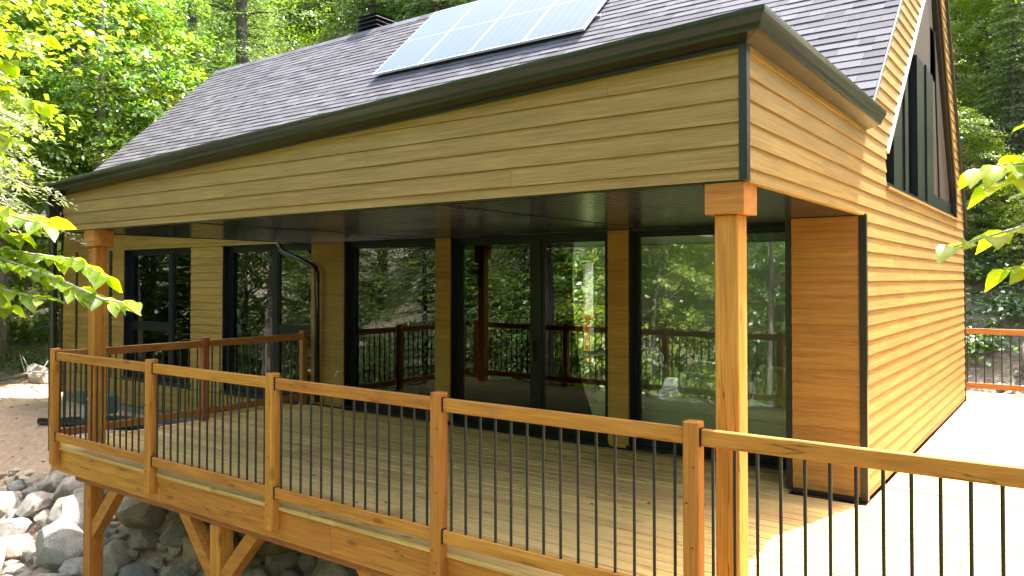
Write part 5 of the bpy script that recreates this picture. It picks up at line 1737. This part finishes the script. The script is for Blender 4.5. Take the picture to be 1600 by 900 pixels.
lbr = [
    ([(-3.3, -6.45, 1.7), (-2.75, -5.98, 2.0), (-2.45, -5.72, 2.0), (-2.23, -5.54, 1.9), (-2.04, -5.41, 1.80), (-1.93, -5.32, 1.775)], 0.22, 0.016),
    ([(-3.3, -6.45, 1.9), (-2.7, -5.95, 2.15), (-2.42, -5.68, 2.19), (-2.25, -5.55, 2.13)], 0.3, 0.012),
    ([(-2.75, -5.98, 2.0), (-2.45, -5.66, 2.02), (-2.2, -5.46, 1.98), (-2.06, -5.38, 1.9)], 0.1, 0.009),
    ([(-2.75, -5.98, 2.0), (-2.52, -5.85, 1.92), (-2.34, -5.68, 1.84), (-2.2, -5.58, 1.80)], 0.1, 0.009),
    ([(-2.7, -5.95, 2.15), (-2.55, -5.75, 2.12), (-2.4, -5.6, 2.08)], 0.1, 0.008),
    ([(-2.45, -5.72, 2.0), (-2.36, -5.56, 1.95), (-2.27, -5.5, 1.88)], 0.1, 0.007),
    ([(-2.7, -5.95, 2.15), (-2.5, -5.62, 2.2), (-2.33, -5.5, 2.15)], 0.05, 0.007),
    ([(-2.75, -5.98, 2.0), (-2.6, -5.9, 1.9), (-2.45, -5.75, 1.8), (-2.36, -5.66, 1.76)], 0.05, 0.008),
    ([(-3.35, -6.5, 2.5), (-3.1, -5.85, 2.98), (-2.93, -5.58, 3.02), (-2.85, -5.48, 2.98)], 0.3, 0.010),
    ([(-3.35, -6.5, 2.6), (-3.1, -5.75, 3.1), (-2.9, -5.45, 3.16), (-2.75, -5.35, 3.12)], 0.35, 0.012),
    ([(-3.35, -6.5, 2.4), (-3.15, -5.8, 2.85), (-2.95, -5.5, 2.86), (-2.8, -5.35, 2.78)], 0.35, 0.012),
    ([(-3.35, -6.5, 2.3), (-3.15, -5.8, 2.7), (-2.98, -5.55, 2.66), (-2.84, -5.42, 2.58)], 0.35, 0.010),
]
nt_l, c1 = near_tree('leafy_tree', 'small tree reaching bright yellow-green leafy branches in from the left edge', LB,
    [(LB[0], LB[1], LB[2] - 0.3), (-3.38, -6.52, 0.0), (-3.33, -6.48, 1.9), (-3.37, -6.5, 3.6), (-3.3, -6.45, 5.0)], 0.07, lbr, 3, lsc=(0.58, 1.1), step=0.0160)
RB = (2.35, -3.75, gz(2.35, -3.75))
rbr = [
    ([(2.35, -3.75, 1.6), (1.75, -3.85, 2.08), (1.45, -4.0, 2.1), (1.28, -4.1, 2.04), (1.14, -4.2, 1.99)], 0.35, 0.010),
    ([(2.35, -3.75, 2.0), (1.8, -3.85, 2.3), (1.5, -3.98, 2.34), (1.36, -4.05, 2.30)], 0.4, 0.010),
    ([(1.75, -3.85, 2.08), (1.55, -3.98, 2.2), (1.38, -4.08, 2.22), (1.24, -4.14, 2.2)], 0.2, 0.007),
    ([(1.75, -3.85, 2.08), (1.55, -3.98, 1.98), (1.40, -4.06, 1.95), (1.30, -4.12, 1.92)], 0.2, 0.007),
    ([(1.8, -3.85, 2.3), (1.55, -3.95, 2.42), (1.38, -4.05, 2.41)], 0.2, 0.007),
    ([(1.8, -3.85, 2.3), (1.5, -3.95, 2.28), (1.30, -4.1, 2.27), (1.21, -4.16, 2.25)], 0.2, 0.007),
]
nt_r, c2 = near_tree('leafy_tree', 'small tree holding backlit lime-green leaves into the right edge', RB,
    [(RB[0], RB[1], RB[2] - 0.3), (2.36, -3.76, 0.0), (2.33, -3.74, 2.0), (2.37, -3.75, 3.4), (2.35, -3.75, 4.2)], 0.05, rbr, 8, lsc=(0.7, 1.25), step=0.030)
print('near leaves', c1, c2)

# ---- hemlock bough with pale dead twigs at the left ---------------------------------------------
HX, HY = -7.6, -5.1
hem = thing('hemlock_tree', 'pale drooping hemlock with bare grey twigs hanging over the left gutter end', 'tree', (HX, HY, gz(HX, HY)))
mb = MB(); mb.tube([(HX, HY, gz(HX, HY) - 0.3), (HX + 0.05, HY, 1.5), (HX, HY + 0.05, 4.0), (HX, HY, 6.0)], [0.14, 0.11, 0.08, 0.03], 10); mb.build('trunk', M['bark2'], hem, smooth=True)
hr = np.random.RandomState(77)
cs = []; ns = []; ax = []; sz = []
tw_ = MB(); lim = MB()
for k_ in range(30):
    a = hr.uniform(-0.35, 1.25)           # spread towards +x and +y
    d = np.array([np.cos(a), np.sin(a), 0]); sd_ = np.array([-d[1], d[0], 0])
    L = hr.uniform(1.1, 1.95); h = hr.uniform(2.75, 4.2)
    s = np.linspace(0.2, 1, 22)
    px = np.array([HX, HY, 0]) + np.outer(s * L, d); px[:, 2] = h + 0.05 * L * s - 0.34 * L * s ** 2
    lim.tube([(HX, HY, h), tuple(px[10]), tuple(px[-1])], [0.018, 0.011, 0.004], 5, False)
    for side in (-1, 1):
        tl = 0.34 * L * (1 - 0.7 * s) + 0.10
        for q in range(5):
            f = (q + 0.6) / 5
            c = px + np.outer(tl * f, 0.55 * d + side * 0.83 * sd_); c[:, 2] -= 0.45 * tl * f * f
            c = c + hr.normal(0, 0.02, c.shape)
            aa = unit(np.tile(0.6 * d + side * 0.7 * sd_ + np.array([0, 0, -0.5]), (len(c), 1)) + hr.normal(0, 0.35, c.shape))
            nn = unit(np.array([0, 0, 1.0]) + hr.normal(0, 0.35, c.shape)); aa = unit(aa - nn * np.sum(aa * nn, 1, keepdims=True))
            cs.append(c); ns.append(nn); ax.append(aa); sz.append(0.07 * hr.uniform(0.7, 1.4, len(c)))
lim.build('limb', M['bark2'], hem)
for k_ in range(46):
    a = hr.uniform(-0.1, 1.0); L = hr.uniform(0.9, 1.75); h = hr.uniform(2.7, 3.6)
    p = Vector((HX + 0.5 * math.cos(a) * L, HY + 0.5 * math.sin(a) * L, h))
    e = Vector((HX + L * 1.05 * math.cos(a), HY + L * 1.05 * math.sin(a), h - hr.uniform(0.15, 0.7)))
    mid_ = (p + e) / 2 + Vector((hr.normal(0, 0.05), hr.normal(0, 0.05), 0.06))
    tw_.tube([p, mid_, e], [0.006, 0.004, 0.0018], 4, False)
    for _ in range(3):
        st_ = p.lerp(e, hr.uniform(0.3, 0.9)); en = st_ + Vector((hr.normal(0, 0.12), hr.normal(0, 0.12), -hr.uniform(0.05, 0.25)))
        tw_.tube([st_, en], [0.003, 0.0012], 4, False)
tw_.build('dead_twig', M['twig'], hem)
V, Q = leaf_quads(np.concatenate(cs), np.concatenate(ns), np.concatenate(ax), np.concatenate(sz), aspect=0.28)
V = V - np.array(hem.location)
me = np_mesh('crown', V, Q); me.materials.append(M['needle_p'])
o = bpy.data.objects.new('crown', me); COL.objects.link(o); o.parent = hem

# dry leaves blown onto the deck: uncountable
lr = np.random.RandomState(5)
n_ = 90
lx_ = np.where(lr.uniform(0, 1, n_) < 0.6, lr.uniform(-7.6, 0.0, n_), lr.uniform(0.2, 2.6, n_))
ly_ = np.where(lx_ < 0, lr.uniform(-2.9, 0.45, n_), lr.uniform(-2.9, 7.5, n_))
cc_ = np.stack([lx_, ly_, np.full(n_, 0.006)], 1)
nn_ = unit(np.array([0, 0, 1.0]) + lr.normal(0, 0.15, (n_, 3)))
aa_ = unit(np.stack([lr.normal(0, 1, n_), lr.normal(0, 1, n_), np.zeros(n_)], 1)); aa_ = unit(aa_ - nn_ * np.sum(aa_ * nn_, 1, keepdims=True))
V, Q = leaf_quads(cc_, nn_, aa_, 0.045 * lr.uniform(0.5, 1.4, n_))
me = np_mesh('leaf_litter', V, Q); me.materials.append(plain_mat('dry_leaf', (0.16, 0.085, 0.035), rough=0.9, nscale=3.0, nvar=0.5))
o = bpy.data.objects.new('leaf_litter', me); COL.objects.link(o); o['kind'] = 'stuff'; o['label'] = 'a few dry leaves blown onto the deck boards'
# fallen branches on the bank
frn = random.Random(2)
for k_, (x, y, lab) in enumerate(((-19.3, 1.9, 'bare grey fallen branch lying left of the house corner'), (-18.2, 0.9, 'short bare stick lying on the sand edge'), (0.6, 9.6, 'grey fallen branch on the slope behind the back railing'))):
    mb = MB(); z = gz(x, y)
    a = frn.uniform(0, 3)
    d = Vector((math.cos(a), math.sin(a), 0.08))
    mb.tube([Vector((x, y, z + 0.1)) - d * 1.3, Vector((x, y, z + 0.28)), Vector((x, y, z + 0.2)) + d * 1.4], [0.035, 0.028, 0.008], 6)
    for q in range(5):
        s_ = Vector((x, y, z + 0.25)) + d * frn.uniform(-0.8, 1.0); mb.tube([s_, s_ + Vector((frn.uniform(-.5, .5), frn.uniform(-.5, .5), frn.uniform(0, .45)))], [0.013, 0.004], 5)
    tag(mb.build('fallen_branch', M['twig'], smooth=True), lab, 'branch', 'fallen branches')
from collections import Counter
print(Counter(o.name.split('.')[0] for o in bpy.data.objects).most_common(24), sum(len(m.polygons) for m in bpy.data.meshes))
